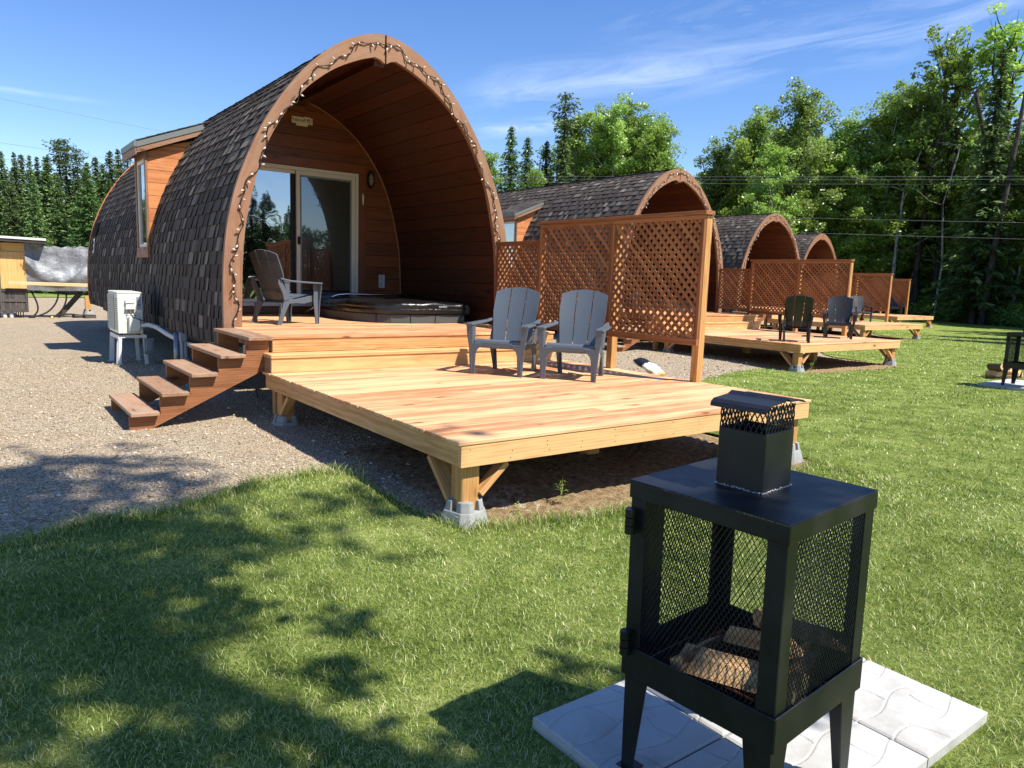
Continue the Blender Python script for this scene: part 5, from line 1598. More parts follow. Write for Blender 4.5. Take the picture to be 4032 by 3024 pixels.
TREES = [
    ('S', -0.4, 46.3, 7.6, 'f'),
    ('S', 0.3, 48.2, 7.8, 'f'),
    ('S', 0.7, 49.2, 7.9, 'f'),
    ('S', 0.9, 46.2, 7.5, 'f'),
    ('S', 1.4, 48.2, 7.7, 'f'),
    ('S', 1.7, 47.1, 7.6, 'f'),
    ('S', 2.1, 50.1, 8.1, 'f'),
    ('S', 2.4, 47.1, 8.7, 'n:left one of two tall thin spruces rising above the left tree line'),
    ('S', 2.8, 48.0, 8.9, 'n:right one of two tall thin spruces rising above the left tree line'),
    ('S', 3.3, 47.0, 8.3, 'n:thick-topped dark spruce right of the two tall thin spruces'),
    ('S', 3.9, 47.9, 7.7, 'f'),
    ('S', 4.6, 49.8, 8.3, 'f'),
    ('S', 4.7, 47.8, 7.7, 'f'),
    ('S', 5.1, 47.7, 8.5, 'f'),
    ('S', 6.0, 50.6, 9.0, 'f'),
    ('S', 6.2, 48.6, 9.0, 'n:pointed spruce just left of the dormer roof'),
    ('S', 2.9, 40.0, 6.5, 'n:broad bright green spruce standing in front of the left tree line'),
    ('S', -0.2, 42.2, 6.1, 'f'),
    ('S', 0.7, 41.2, 5.9, 'f'),
    ('S', 1.8, 42.1, 6.3, 'f'),
    ('S', 4.0, 40.8, 6.1, 'f'),
    ('S', 6.3, 45.5, 8.0, 'f'),
    ('A', 28.3, 40.7, 10.9, 'n:dark leafy aspen just right of the nearest arch'),
    ('S', 28.2, 38.3, 12.0, 'n:left pointed spruce right of the nearest arch'),
    ('S', 29.7, 38.4, 11.5, 'n:small pointed spruce between the light birch and the first pointed spruce'),
    ('B', 27.0, 34.3, 8.9, 'n:pale green birch in front of the spruces above the second cabin'),
    ('S', 31.4, 38.4, 11.5, 'n:thin pointed spruce left of the tallest spruce above the second cabin'),
    ('S', 31.7, 36.9, 14.5, 'n:tallest spruce above the second cabin, dark with a bottle-brush top'),
    ('A', 34.9, 38.1, 14.0, 'a'),
    ('A', 37.0, 38.9, 14.4, 'a'),
    ('A', 35.8, 35.9, 13.8, 'a'),
    ('A', 37.4, 35.7, 14.1, 'a'),
    ('A', 37.5, 34.2, 13.0, 'a'),
    ('S', 39.9, 38.9, 15.8, 'n:spruce tip poking out of the round aspen clump'),
    ('A', 41.1, 31.6, 11.4, 'n:round aspen left of the tall bushy one, right of the second arch'),
    ('A', 42.6, 31.3, 11.0, 'f2'),
    ('A', 39.2, 24.1, 13.4, 'n:tall bushy aspen standing alone right of the second cabin'),
    ('A', 41.6, 27.7, 13.1, 'n:shorter aspen leaning on the tall bushy one'),
    ('A', 36.4, 22.8, 10.2, 'f2'),
    ('A', 43.9, 24.0, 11.6, 'f2'),
    ('A', 46.1, 24.3, 12.3, 'f2'),
    ('A', 45.6, 23.1, 12.5, 'n:aspen with dark spreading limbs left of the tallest trees'),
    ('A', 47.0, 22.6, 12.6, 'f2'),
    ('A', 47.4, 22.0, 14.1, 'f2'),
    ('A', 48.6, 21.7, 15.0, 'f2'),
    ('T', 47.5, 19.5, 17.5, 'n:tall thin-leaved aspen with bare upper twigs, highest against the sky'),
    ('T', 48.9, 18.8, 17.4, 'n:forked dark-trunked aspen beside the highest one'),
    ('S', 44.1, 14.6, 15.2, 'n:tall dark leaning spruce near the right edge'),
    ('T', 46.7, 16.2, 17.0, 'f3'),
    ('T', 49.0, 16.0, 18.2, 'n:tallest aspen at the right edge of the photo'),
    ('A', 50.0, 21.2, 16.3, 'f3'),
    ('A', 52.4, 20.7, 15.5, 'f3'),
    ('S', -8.1, 49.4, 5.1, 'f'),
    ('S', -8.6, 56.3, 7.2, 'f'),
    ('S', -7.7, 53.6, 6.3, 'f'),
    ('S', -7.0, 50.1, 4.8, 'f'),
    ('S', -7.3, 55.5, 7.2, 'f'),
    ('S', -6.4, 49.0, 6.1, 'f'),
    ('S', -6.9, 56.8, 5.9, 'f'),
    ('S', -6.1, 50.9, 5.0, 'f'),
    ('S', -6.0, 54.0, 7.2, 'f'),
    ('S', -5.2, 48.4, 5.5, 'f'),
    ('S', -5.7, 55.5, 6.8, 'f'),
    ('S', -4.9, 51.0, 4.9, 'f'),
    ('S', -4.9, 53.9, 5.6, 'f'),
    ('S', -4.2, 49.5, 4.8, 'f'),
    ('S', -4.3, 55.6, 7.3, 'f'),
    ('S', -3.8, 51.2, 6.5, 'f'),
    ('S', -4.0, 53.9, 6.1, 'f'),
    ('S', -3.2, 47.5, 5.1, 'f'),
    ('S', -3.1, 54.6, 7.6, 'f'),
    ('S', -2.5, 51.3, 5.0, 'f'),
    ('S', -2.6, 53.4, 7.5, 'f'),
    ('S', -2.1, 47.9, 5.8, 'f'),
    ('S', -2.1, 57.1, 6.4, 'f'),
    ('S', -1.2, 49.4, 6.1, 'f'),
    ('S', -1.2, 55.8, 6.9, 'f'),
    ('S', -0.6, 50.1, 6.0, 'f'),
    ('S', -0.1, 49.6, 6.9, 'f'),
    ('S', -0.1, 53.5, 6.8, 'f'),
    ('S', 0.5, 48.6, 6.0, 'f'),
    ('S', 0.8, 53.4, 6.6, 'f'),
    ('S', 1.1, 49.0, 5.1, 'f'),
    ('S', 1.6, 54.4, 7.5, 'f'),
    ('S', 1.7, 48.6, 5.8, 'f'),
    ('S', 2.5, 56.0, 8.4, 'f'),
    ('S', 2.3, 48.0, 6.4, 'f'),
    ('S', 2.7, 53.5, 7.3, 'f'),
    ('S', 3.0, 48.8, 6.3, 'f'),
    ('S', 4.0, 55.5, 8.1, 'f'),
    ('S', 3.8, 47.4, 6.2, 'f'),
    ('S', 4.7, 56.2, 8.3, 'f'),
    ('S', 4.4, 49.4, 6.7, 'f'),
    ('S', 5.3, 53.9, 7.9, 'f'),
    ('S', 5.2, 48.4, 6.8, 'f'),
    ('S', 5.8, 53.3, 7.8, 'f'),
    ('S', 5.9, 50.6, 5.8, 'f'),
    ('S', 6.6, 53.5, 6.8, 'f'),
    ('S', 6.7, 48.6, 5.9, 'f'),
    ('S', 7.2, 52.7, 8.1, 'f'),
    ('S', 7.0, 46.6, 6.8, 'f'),
    ('S', 8.9, 55.8, 7.7, 'f'),
    ('S', 8.4, 49.2, 6.5, 'f'),
    ('S', 9.1, 54.3, 8.4, 'f'),
    ('S', 8.6, 47.5, 5.6, 'f'),
    ('S', 10.1, 55.1, 7.3, 'f'),
    ('S', 9.7, 49.2, 7.3, 'f'),
    ('S', 11.0, 55.0, 7.4, 'f'),
    ('S', 10.8, 49.1, 7.7, 'f'),
    ('S', 11.5, 53.7, 8.4, 'f'),
    ('S', 10.5, 45.7, 6.4, 'f'),
    ('S', 11.9, 51.8, 8.5, 'f'),
    ('S', 12.0, 47.3, 5.9, 'f'),
    ('S', 13.5, 53.7, 8.5, 'f'),
    ('S', 12.4, 46.6, 6.9, 'f'),
    ('S', 13.9, 52.6, 7.9, 'f'),
    ('S', 13.3, 47.6, 7.4, 'f'),
    ('S', 15.4, 53.3, 8.5, 'f'),
    ('S', 16.3, 53.4, 7.8, 'f'),
    ('S', 16.9, 52.3, 7.8, 'f'),
    ('S', 18.5, 53.4, 8.8, 'f'),
    ('S', 19.2, 53.7, 7.8, 'f'),
    ('S', 20.0, 52.2, 8.3, 'f'),
    ('S', 20.3, 50.2, 9.4, 'f'),
    ('S', 22.0, 52.8, 8.0, 'f'),
    ('S', 22.1, 49.4, 8.4, 'f'),
    ('S', 24.5, 52.4, 10.1, 'f'),
    ('S', 24.0, 49.4, 8.1, 'f'),
    ('S', 25.5, 49.8, 9.4, 'f'),
    ('S', 27.6, 49.5, 8.8, 'f'),
    ('S', 29.2, 49.9, 10.6, 'f'),
    ('S', 29.0, 48.0, 9.0, 'f'),
    ('S', 31.3, 50.0, 10.7, 'f'),
    ('S', 28.9, 44.2, 8.0, 'f'),
    ('S', 30.4, 46.4, 10.3, 'f'),
    ('S', 28.7, 42.2, 8.6, 'a'),
    ('S', 33.4, 49.3, 9.6, 'a'),
    ('S', 30.7, 43.3, 8.3, 'a'),
    ('S', 34.1, 47.7, 10.0, 'a'),
    ('B', 32.1, 43.2, 8.6, 'a'),
    ('S', 34.9, 47.4, 10.7, 'a'),
    ('B', 31.2, 40.5, 6.9, 'a'),
    ('S', 35.7, 46.9, 10.5, 'a'),
    ('S', 33.7, 41.9, 7.7, 'a'),
    ('B', 35.2, 44.4, 9.8, 'a'),
    ('S', 33.0, 40.1, 8.2, 'a'),
    ('S', 36.9, 44.6, 10.6, 'a'),
    ('S', 34.5, 40.3, 10.3, 'a'),
    ('S', 37.4, 43.3, 12.4, 'a'),
    ('A', 36.1, 40.8, 11.0, 'a'),
    ('S', 39.9, 44.8, 14.4, 'a'),
    ('B', 36.9, 39.9, 12.2, 'a'),
    ('B', 40.0, 43.7, 12.8, 'a'),
    ('A', 37.3, 39.3, 11.9, 'a'),
    ('A', 41.4, 43.3, 13.7, 'a'),
    ('B', 36.7, 36.9, 12.0, 'a'),
    ('A', 42.6, 42.9, 14.5, 'a'),
    ('S', 38.0, 36.9, 11.0, 'a'),
    ('B', 42.6, 42.1, 14.4, 'a'),
    ('A', 39.1, 36.5, 11.2, 'a'),
    ('A', 43.0, 40.3, 13.8, 'a'),
    ('A', 40.0, 35.9, 11.0, 'a'),
    ('A', 45.5, 41.4, 12.2, 'a'),
    ('A', 39.7, 34.8, 10.2, 'a'),
    ('A', 44.7, 38.7, 8.6, 'a'),
    ('B', 42.1, 35.2, 7.1, 'f2'),
    ('A', 46.3, 39.2, 9.5, 'f2'),
    ('A', 43.5, 35.1, 8.5, 'f2'),
    ('B', 46.7, 38.2, 8.4, 'f2'),
    ('B', 43.9, 34.3, 8.9, 'f2'),
    ('A', 48.2, 38.0, 9.8, 'f2'),
    ('B', 44.1, 33.1, 10.2, 'f2'),
    ('A', 48.8, 37.0, 10.8, 'f2'),
    ('S', 44.8, 32.9, 9.2, 'f2'),
    ('A', 50.6, 36.7, 10.5, 'f2'),
    ('A', 44.6, 31.3, 11.2, 'f2'),
    ('S', 51.2, 36.7, 12.1, 'f2'),
    ('B', 47.5, 32.3, 12.4, 'f2'),
    ('A', 52.0, 35.5, 12.8, 'f2'),
    ('A', 47.7, 31.1, 11.2, 'f2'),
    ('A', 50.2, 33.4, 14.4, 'f2'),
    ('A', 47.9, 30.7, 13.0, 'f2'),
    ('S', 52.2, 33.5, 14.3, 'f2'),
    ('A', 49.4, 30.2, 12.6, 'f2'),
    ('A', 53.1, 32.8, 14.5, 'f2'),
    ('A', 47.7, 28.1, 11.6, 'f2'),
    ('A', 52.8, 31.2, 13.3, 'f2'),
    ('A', 48.2, 27.4, 9.7, 'f2'),
    ('A', 54.3, 31.4, 11.6, 'f2'),
    ('A', 49.5, 27.4, 10.9, 'f2'),
    ('A', 54.7, 30.2, 12.9, 'f2'),
    ('A', 49.1, 26.0, 9.0, 'f2'),
    ('S', 54.4, 29.0, 12.7, 'f2'),
    ('A', 52.0, 26.7, 10.2, 'f2'),
    ('A', 55.5, 28.4, 11.2, 'f2'),
    ('S', 50.2, 24.6, 9.8, 'f2'),
    ('A', 55.3, 27.1, 11.1, 'f2'),
    ('A', 50.4, 24.1, 11.8, 'f2'),
    ('S', 59.1, 28.6, 13.0, 'f2'),
    ('B', 51.0, 23.2, 11.4, 'f2'),
    ('S', 57.2, 26.6, 13.9, 'f2'),
    ('A', 52.6, 23.1, 13.8, 'f2'),
    ('A', 59.5, 26.5, 14.2, 'f2'),
    ('B', 53.0, 22.4, 12.4, 'f3'),
    ('S', 58.0, 25.1, 15.6, 'f3'),
    ('B', 52.9, 21.7, 12.6, 'f3'),
    ('S', 58.6, 24.4, 16.0, 'f3'),
    ('A', 52.3, 20.3, 12.6, 'f3'),
    ('B', 58.5, 23.1, 14.9, 'f3'),
    ('A', 52.6, 19.6, 12.6, 'f3'),
    ('S', 58.7, 22.8, 15.4, 'f3'),
    ('S', 50.8, 18.5, 13.5, 'f3'),
    ('S', 57.0, 21.1, 14.5, 'f3'),
    ('S', 52.7, 18.1, 13.6, 'f3'),
    ('S', 55.9, 19.5, 13.9, 'f3'),
    ('A', 48.8, 16.1, 11.6, 'f3'),
    ('S', 56.1, 18.8, 15.2, 'f3'),
    ('B', 50.5, 16.0, 12.0, 'f3'),
    ('S', 53.7, 17.1, 14.3, 'f3'),
    ('S', 49.1, 14.6, 12.1, 'f3'),
    ('A', 54.0, 16.6, 13.6, 'f3'),
    ('B', 48.1, 13.9, 12.8, 'f3'),
    ('A', 53.5, 15.6, 13.7, 'f3'),
    ('A', 46.4, 12.4, 12.0, 'f3'),
    ('B', 55.0, 15.7, 14.9, 'f3'),
    ('S', 47.2, 12.0, 11.7, 'f3'),
    ('S', 54.3, 14.3, 13.3, 'f3'),
    ('S', 48.6, 12.0, 11.4, 'f3'),
    ('S', 52.7, 13.6, 14.5, 'f3'),
    ('S', 46.1, 10.8, 12.5, 'f3'),
    ('S', 50.6, 12.1, 12.9, 'f3'),
    ('A', 44.5, 9.8, 11.5, 'f3'),
    ('B', 53.1, 12.1, 13.5, 'f3'),
    ('A', 45.3, 9.5, 12.1, 'f3'),
    ('A', 52.6, 11.5, 13.7, 'f3'),
    ('B', 44.4, 8.7, 11.4, 'f3'),
    ('A', 49.5, 10.1, 12.6, 'f3'),
    ('A', 43.1, 7.8, 11.1, 'f3'),
    ('A', 52.5, 10.3, 13.3, 'f3'),
    ('A', 43.3, 7.2, 10.5, 'f3'),
    ('A', 48.5, 8.9, 13.0, 'f3'),
    ('A', 43.2, 7.0, 11.7, 'f3'),
    ('A', 48.2, 8.1, 12.9, 'f3'),
    ('B', 45.0, 6.9, 11.4, 'f3'),
    ('B', 49.6, 8.1, 13.7, 'f3'),
    ('A', 42.2, 5.7, 10.9, 'f3'),
    ('B', 49.1, 7.5, 12.8, 'f3'),
    ('B', 42.8, 5.4, 10.4, 'f3'),
    ('A', 49.6, 7.0, 13.6, 'f3'),
    ('A', 42.1, 4.8, 10.7, 'f3'),
    ('A', 50.4, 6.6, 12.7, 'f3'),
]
# ------------------------------------------------------------------ vegetation
def leafmat(name, stops, trans=.3, tcol=(.45, .6, .1, 1), gloss=.05):
    t = NT(name); rn = t.attr('rnd').outputs['Fac']
    oi = t.n('ObjectInfo')
    f = t.math('ADD', t.math('MULTIPLY', rn, .8), t.math('MULTIPLY', oi.outputs['Random'], .2))
    c = t.ramp(f, stops)
    hs = t.n('HueSaturation'); t.l(c, hs.inputs['Color']); t.l(t.math('ADD', t.math('MULTIPLY', oi.outputs['Random'], .03), .485), hs.inputs['Hue'])
    t.l(t.math('ADD', t.math('MULTIPLY', oi.outputs['Random'], .4), .8), hs.inputs['Value'])
    c = hs.outputs[0]
    df = t.n('BsdfDiffuse'); t.l(c, df.inputs[0]); tl = t.n('BsdfTranslucent'); t.l(t.mix(.4, c, tcol), tl.inputs[0])
    gl = t.n('BsdfGlossy', Roughness=.45); gl.inputs['Color'].default_value = (.8, .85, .8, 1)
    a = t.n('MixShader'); a.inputs[0].default_value = trans; t.l(df.outputs[0], a.inputs[1]); t.l(tl.outputs[0], a.inputs[2])
    b = t.n('MixShader'); b.inputs[0].default_value = gloss; t.l(a.outputs[0], b.inputs[1]); t.l(gl.outputs[0], b.inputs[2])
    t.l(b.outputs[0], t.out.inputs['Surface']); return t.mat
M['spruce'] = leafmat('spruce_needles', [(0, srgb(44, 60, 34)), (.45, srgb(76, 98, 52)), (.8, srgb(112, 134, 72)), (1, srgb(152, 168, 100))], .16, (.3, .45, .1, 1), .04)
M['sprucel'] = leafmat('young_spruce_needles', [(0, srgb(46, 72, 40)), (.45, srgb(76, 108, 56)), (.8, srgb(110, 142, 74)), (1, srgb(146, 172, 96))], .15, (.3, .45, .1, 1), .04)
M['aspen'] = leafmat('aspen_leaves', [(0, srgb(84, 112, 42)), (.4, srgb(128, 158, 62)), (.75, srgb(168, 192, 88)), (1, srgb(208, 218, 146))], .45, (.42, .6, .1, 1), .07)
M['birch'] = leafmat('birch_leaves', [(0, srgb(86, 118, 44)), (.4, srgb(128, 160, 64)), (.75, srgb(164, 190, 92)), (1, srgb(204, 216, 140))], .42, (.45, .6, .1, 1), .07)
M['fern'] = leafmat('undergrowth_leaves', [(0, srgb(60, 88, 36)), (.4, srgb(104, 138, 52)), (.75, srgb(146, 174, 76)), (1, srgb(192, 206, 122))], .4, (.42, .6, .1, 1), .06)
def bark(name, a, b, sc_=6):
    t = NT(name); tc = t.n('TexCoord').outputs['Object']
    n_ = t.noise(t.mapv(tc, (1, 1, .35)), sc_, 5, .7)
    return t.pbr(t.ramp(n_, [(.38, a), (.62, b)]), .9, t.bump(n_, .6, .02), 0, .2)
M['barkdark'] = bark('dark_bark', srgb(38, 34, 30), srgb(84, 78, 70)); M['barkpale'] = bark('pale_bark', srgb(74, 70, 62), srgb(190, 190, 178)); M['barkspruce'] = bark('spruce_bark', srgb(46, 40, 36), srgb(92, 84, 76))

def quads(c, u, v, w, h):
    """c (n,3) centres, u,v unit (n,3) directions, w,h half sizes -> V,F"""
    n = len(c)
    a = u * w[:, None]; b = v * h[:, None]
    V = np.stack([c - b, c + a * .9, c + b, c - a * .9], 1).reshape(-1, 3)       # a leaf-like lozenge
    F = np.arange(n * 4).reshape(n, 4)
    return V, F
def unit(v): return v / np.maximum(np.linalg.norm(v, axis=-1, keepdims=True), 1e-9)
def rdir(g, n): return unit(g.normal(size=(n, 3)))
def spruce_mesh(seed, style=0):
    g = np.random.default_rng(seed); H = 10.0
    C = []; U = []; W = []; Hh = []; Rr = []
    z = .7 if style != 2 else 1.2
    R0 = {0: 2.0, 1: 1.55, 2: 1.1, 3: 2.5}[style]
    limbs = []
    while z < H - .12:
        f = 1 - z / H
        rl = R0 * (f ** .9) * (1 + .12 * math.sin(z * 3.1 + seed))
        if style == 2: rl = R0 * (.42 + .45 * f + .25 * math.exp(-((z - 9.0) / .7) ** 2) - .3 * math.exp(-((z - 7.4) / .8) ** 2)) * (1 if z < 9.7 else .5)
        n = 8 if f > .15 else 5
        a0 = g.uniform(0, 6.28)
        for k in range(n):
            if g.random() < (.12 if style != 2 else .3): continue
            a = a0 + k * 2 * np.pi / n + g.normal(0, .25); L = rl * g.uniform(.6, 1.15) + .05
            d = np.array([np.cos(a), np.sin(a), 0]); s = np.array([-np.sin(a), np.cos(a), 0])
            droop = g.uniform(.15, .42) * (1 if f > .2 else -.6)
            ns = max(3, int(L / .15))
            t_ = np.linspace(.12, 1, ns)
            p = d[None] * (t_ * L)[:, None]; p[:, 2] = z - droop * L * (t_ ** 1.3) + .22 * L * np.maximum(0, t_ - .6) ** 1.0
            limbs.append((np.array([0, 0, z]), p[ns // 2], p[-1]))
            for side in (-1, 0, 1):
                q = p + g.normal(0, .03, p.shape)
                q = q + s * side * (.16 * (1.15 - t_) * L * .5 + .05)[:, None]; q[:, 2] -= abs(side) * .03
                dirv = unit(d * (.7 if side else 1.0) + s * side * .8 + np.array([0, 0, -.25]) + g.normal(0, .18, p.shape))
                C.append(q); U.append(dirv); zf_ = .4 + .6 * f ** .5; W.append(np.full(ns, .06) * zf_ * g.uniform(.7, 1.3, ns)); Hh.append(np.full(ns, .17) * zf_ * g.uniform(.7, 1.35, ns))
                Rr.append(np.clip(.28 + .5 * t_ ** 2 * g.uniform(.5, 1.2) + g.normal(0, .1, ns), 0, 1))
        z += g.uniform(.15, .25) * (1 if f > .3 else .75)
    C = np.concatenate(C); U = np.concatenate(U); W = np.concatenate(W); Hh = np.concatenate(Hh); Rr = np.concatenate(Rr)
    nrm = unit(np.array([0, 0, 1.0]) + g.normal(0, .55, C.shape)); S = unit(np.cross(U, nrm))
    V1, F1 = quads(C, S, U, W, Hh)
    k = g.random(len(C)) < .6
    nrm2 = unit(g.normal(size=C[k].shape)); S2 = unit(np.cross(U[k], nrm2)); V2, F2 = quads(C[k] - [0, 0, .04], S2, unit(U[k] + [0, 0, -.35]), W[k], Hh[k])
    return np.concatenate([V1, V2]), np.concatenate([F1, F2 + len(V1)]), np.concatenate([Rr, Rr[k] * .75]), limbs
def broad_mesh(seed, style=0):
    g = np.random.default_rng(seed); H = 12.0
    wood_ = []
    # trunk
    n = 9; tp = [np.array([0, 0, 0.0])]
    for i in range(1, n): tp.append(tp[-1] + np.array([g.normal(0, .12), g.normal(0, .12), H * .92 / (n - 1)]))
    tp = np.array(tp); wood_.append((tp, np.linspace(.16, .03, n)))
    C = []; Rr = []
    nl = {0: 34, 1: 24, 2: 24, 3: 30, 4: 18}[style]
    zlo = {0: .16, 1: .22, 2: .36, 3: .12, 4: .74}[style]
    for i in range(nl):
        u = (i + g.random()) / nl
        z0 = H * (zlo + (.93 - zlo) * u); j = min(int(z0 / (H * .92) * (n - 1)), n - 2)
        f = z0 / (H * .92) * (n - 1) - j; f = min(f, 1)
        p0 = tp[j] * (1 - f) + tp[j + 1] * f
        prof = {0: 2.6 * np.sin(np.pi * (.18 + .74 * u)) ** .8, 1: 1.9 * np.sin(np.pi * (.15 + .75 * u)), 2: 2.6 * np.sin(np.pi * (.2 + .7 * u)), 3: 2.1 * (1.05 - u), 4: 1.2 * np.sin(np.pi * (.2 + .7 * u))}[style]
        a = i * 2.4 + g.normal(0, .5); L = prof * g.uniform(.6, 1.25) + .3
        el = g.uniform(.35, .95) + .3 * u
        d = np.array([np.cos(a) * np.cos(el), np.sin(a) * np.cos(el), np.sin(el)])
        m = 6; pts = [p0]
        for k in range(1, m):
            d = unit(d + g.normal(0, .16, 3) + np.array([0, 0, .03])); pts.append(pts[-1] + d * L / (m - 1) * 1.15)
        pts = np.array(pts); wood_.append((pts, np.linspace(.055, .012, m)))
        nc = {0: 8, 1: 6, 2: 6, 3: 6, 4: 4}[style]
        for k in range(nc):
            t_ = .35 + .75 * (k + g.random()) / nc; q = pts[min(int(t_ * (m - 1)), m - 1)] + g.normal(0, .28, 3)
            cr = g.uniform(.32, .62) * (1 if style != 2 else .62)
            nn = int(g.uniform(66, 100) * {0: 1, 1: 1, 2: .45, 3: 1, 4: .6}[style])
            pp = q + rdir(g, nn) * (g.random((nn, 1)) ** .45) * cr * np.array([1, 1, .75])
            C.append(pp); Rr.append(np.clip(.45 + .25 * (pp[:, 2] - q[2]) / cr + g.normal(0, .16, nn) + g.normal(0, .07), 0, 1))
    C = np.concatenate(C); Rr = np.concatenate(Rr); n_ = len(C)
    U = rdir(g, n_); N = unit(np.array([-.1, -.25, .75]) + g.normal(0, .6, (n_, 3))); S = unit(np.cross(U, N)); U = unit(np.cross(N, S))
    V, F = quads(C, S, U, g.uniform(.045, .08, n_), g.uniform(.06, .10, n_) * 1.02)
    return V, F, Rr, wood_
PROTO = {}
def make_tree(kind, seed, style, leaf, barkm, nm):
    root = empty(nm, (0, 0, 0))
    if kind == 'S':
        V, F, Rr, limbs = spruce_mesh(seed, style)
        m = MB(); m.tube([(0, 0, -.3), (.02, 0, 3), (0, .03, 7), (0, 0, 9.95)], [.15, .11, .06, .012], 7)
        for i, (a, b, c) in enumerate(limbs):
            if i % 2 == 0: m.tube([a, b, c], [.018, .012, .004], 3, cap=False)
        m.build('trunk', M[barkm], root)
        npmesh('crown', V, F, M[leaf], root, rnd=Rr)
        root['H'] = 10.0
    else:
        V, F, Rr, wd = broad_mesh(seed, style)
        m = MB()
        for i, (p, r_) in enumerate(wd):
            if i == 0: p = p.copy(); p[0][2] = -.3
            m.tube([tuple(q) for q in p], list(r_), 8 if i == 0 else 4, cap=False)
        if style == 2:     # bare dead twigs at the top
            g = random.Random(seed)
            for k in range(9):
                x, y, z = wd[0][0][-1]; a = g.uniform(0, 6.28)
                m.tube([(x, y, z - g.uniform(0, 2)), (x + .5 * math.cos(a), y + .5 * math.sin(a), z + .3), (x + .8 * math.cos(a), y + .8 * math.sin(a), z + g.uniform(.8, 1.4))], [.02, .012, .004], 3, cap=False)
        m.build('trunk', M[barkm], root, smooth=True)
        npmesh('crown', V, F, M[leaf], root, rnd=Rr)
        root['H'] = 12.3
    return root
protos = {'S': [make_tree('S', 1, 0, 'spruce', 'barkspruce', 'spruce_tree'), make_tree('S', 2, 1, 'spruce', 'barkspruce', 'spruce_tree'), make_tree('S', 3, 0, 'spruce', 'barkspruce', 'spruce_tree'), make_tree('S', 4, 2, 'spruce', 'barkspruce', 'spruce_tree'), make_tree('S', 5, 3, 'sprucel', 'barkspruce', 'spruce_tree')],
          'A': [make_tree('A', 11, 0, 'aspen', 'barkdark', 'aspen_tree'), make_tree('A', 12, 0, 'aspen', 'barkpale', 'aspen_tree'), make_tree('A', 13, 1, 'aspen', 'barkpale', 'aspen_tree')],
          'B': [make_tree('A', 21, 3, 'birch', 'barkpale', 'birch_tree'), make_tree('A', 22, 1, 'birch', 'barkpale', 'birch_tree')],
          'T': [make_tree('A', 31, 2, 'aspen', 'barkdark', 'aspen_tree'), make_tree('A', 32, 2, 'aspen', 'barkdark', 'aspen_tree')],
          'U': [make_tree('A', 41, 4, 'aspen', 'barkdark', 'aspen_tree')]}
used = set()
GN = {('S', 'f'): ('dark spruce in the dense conifer wood at the left, behind shed and cabin', 'spruces in the left wood'), ('B', 'f'): ('light green birch among the spruces of the left wood', 'birches in the left wood'),
      ('S', 'a'): ('dark spruce among the trees right behind the second cabin roof', 'spruces behind the second cabin'), ('A', 'a'): ('aspen of the rounded leafy clump above the second cabin roof', 'aspens behind the second cabin'), ('B', 'a'): ('pale green birch low behind the second cabin roof', 'birches behind the second cabin'),
      ('A', 'f2'): ('leafy aspen in the wood behind the third and farthest cabins', 'aspens behind the far cabins'), ('S', 'f2'): ('dark spruce in the wood behind the third and farthest cabins', 'spruces behind the far cabins'), ('B', 'f2'): ('light birch in the wood behind the third and farthest cabins', 'birches behind the far cabins'),
      ('A', 'f3'): ('aspen in the tall wood at the right edge beyond the lawn', 'aspens of the right wood'), ('S', 'f3'): ('dark spruce in the tall wood at the right edge beyond the lawn', 'spruces of the right wood'), ('B', 'f3'): ('pale-trunked birch in the tall wood at the right edge', 'birches of the right wood'), ('T', 'f3'): ('tall thin aspen in the wood at the right edge', 'aspens of the right wood')}
CAT = {'U': 'aspen', 'S': 'spruce', 'A': 'aspen', 'B': 'birch', 'T': 'aspen'}
ro = random.Random(99)
def put_tree(kind, x, y, h, lab, wide=1.0, pi=None):
    if pi is None:
        if kind == 'S': pi = ro.choice((0, 1, 2, 0, 1))
        else: pi = ro.randrange(len(protos[kind]))
    if lab.startswith('n:') and 'bottle' in lab: pi = 3
    if lab.startswith('n:') and 'tall thin spruces' in lab: pi = 3
    if lab.startswith('n:') and 'thick-topped' in lab: pi = 3
    if lab.startswith('n:') and 'broad bright' in lab: pi = 4; wide = 1.15
    if lab.startswith('n:') and 'bushy' in lab: pi = 0
    p = protos[kind][pi]
    key = (kind, pi)
    r = p if key not in used else copy_tree(p)
    used.add(key)
    s = h / p['H']
    w = s * ro.uniform(.9, 1.15) * wide
    r.location = (x, y, gz(x, y)); r.scale = (w, w, s); r.rotation_euler = (0, 0, ro.uniform(0, 6.28))
    if lab.startswith('n:'): r['label'] = lab[2:]; r['group'] = 'trees beyond the cabins'
    elif (kind, lab) in GN: r['label'], r['group'] = GN[(kind, lab)]
    else: r['label'] = lab; r['group'] = 'trees whose shade falls on the lawn'
    r['category'] = CAT[kind]
    return r
for i_, (k, x, y, h, lab) in enumerate(TREES):
    if lab == 'f3' and i_ % 3 == 0 and k != 'S': continue
    if lab == 'f3' and k == 'S' and i_ % 2: k = 'B'
    put_tree(k, x, y, h * (.93 if lab == 'f3' else 1), lab)
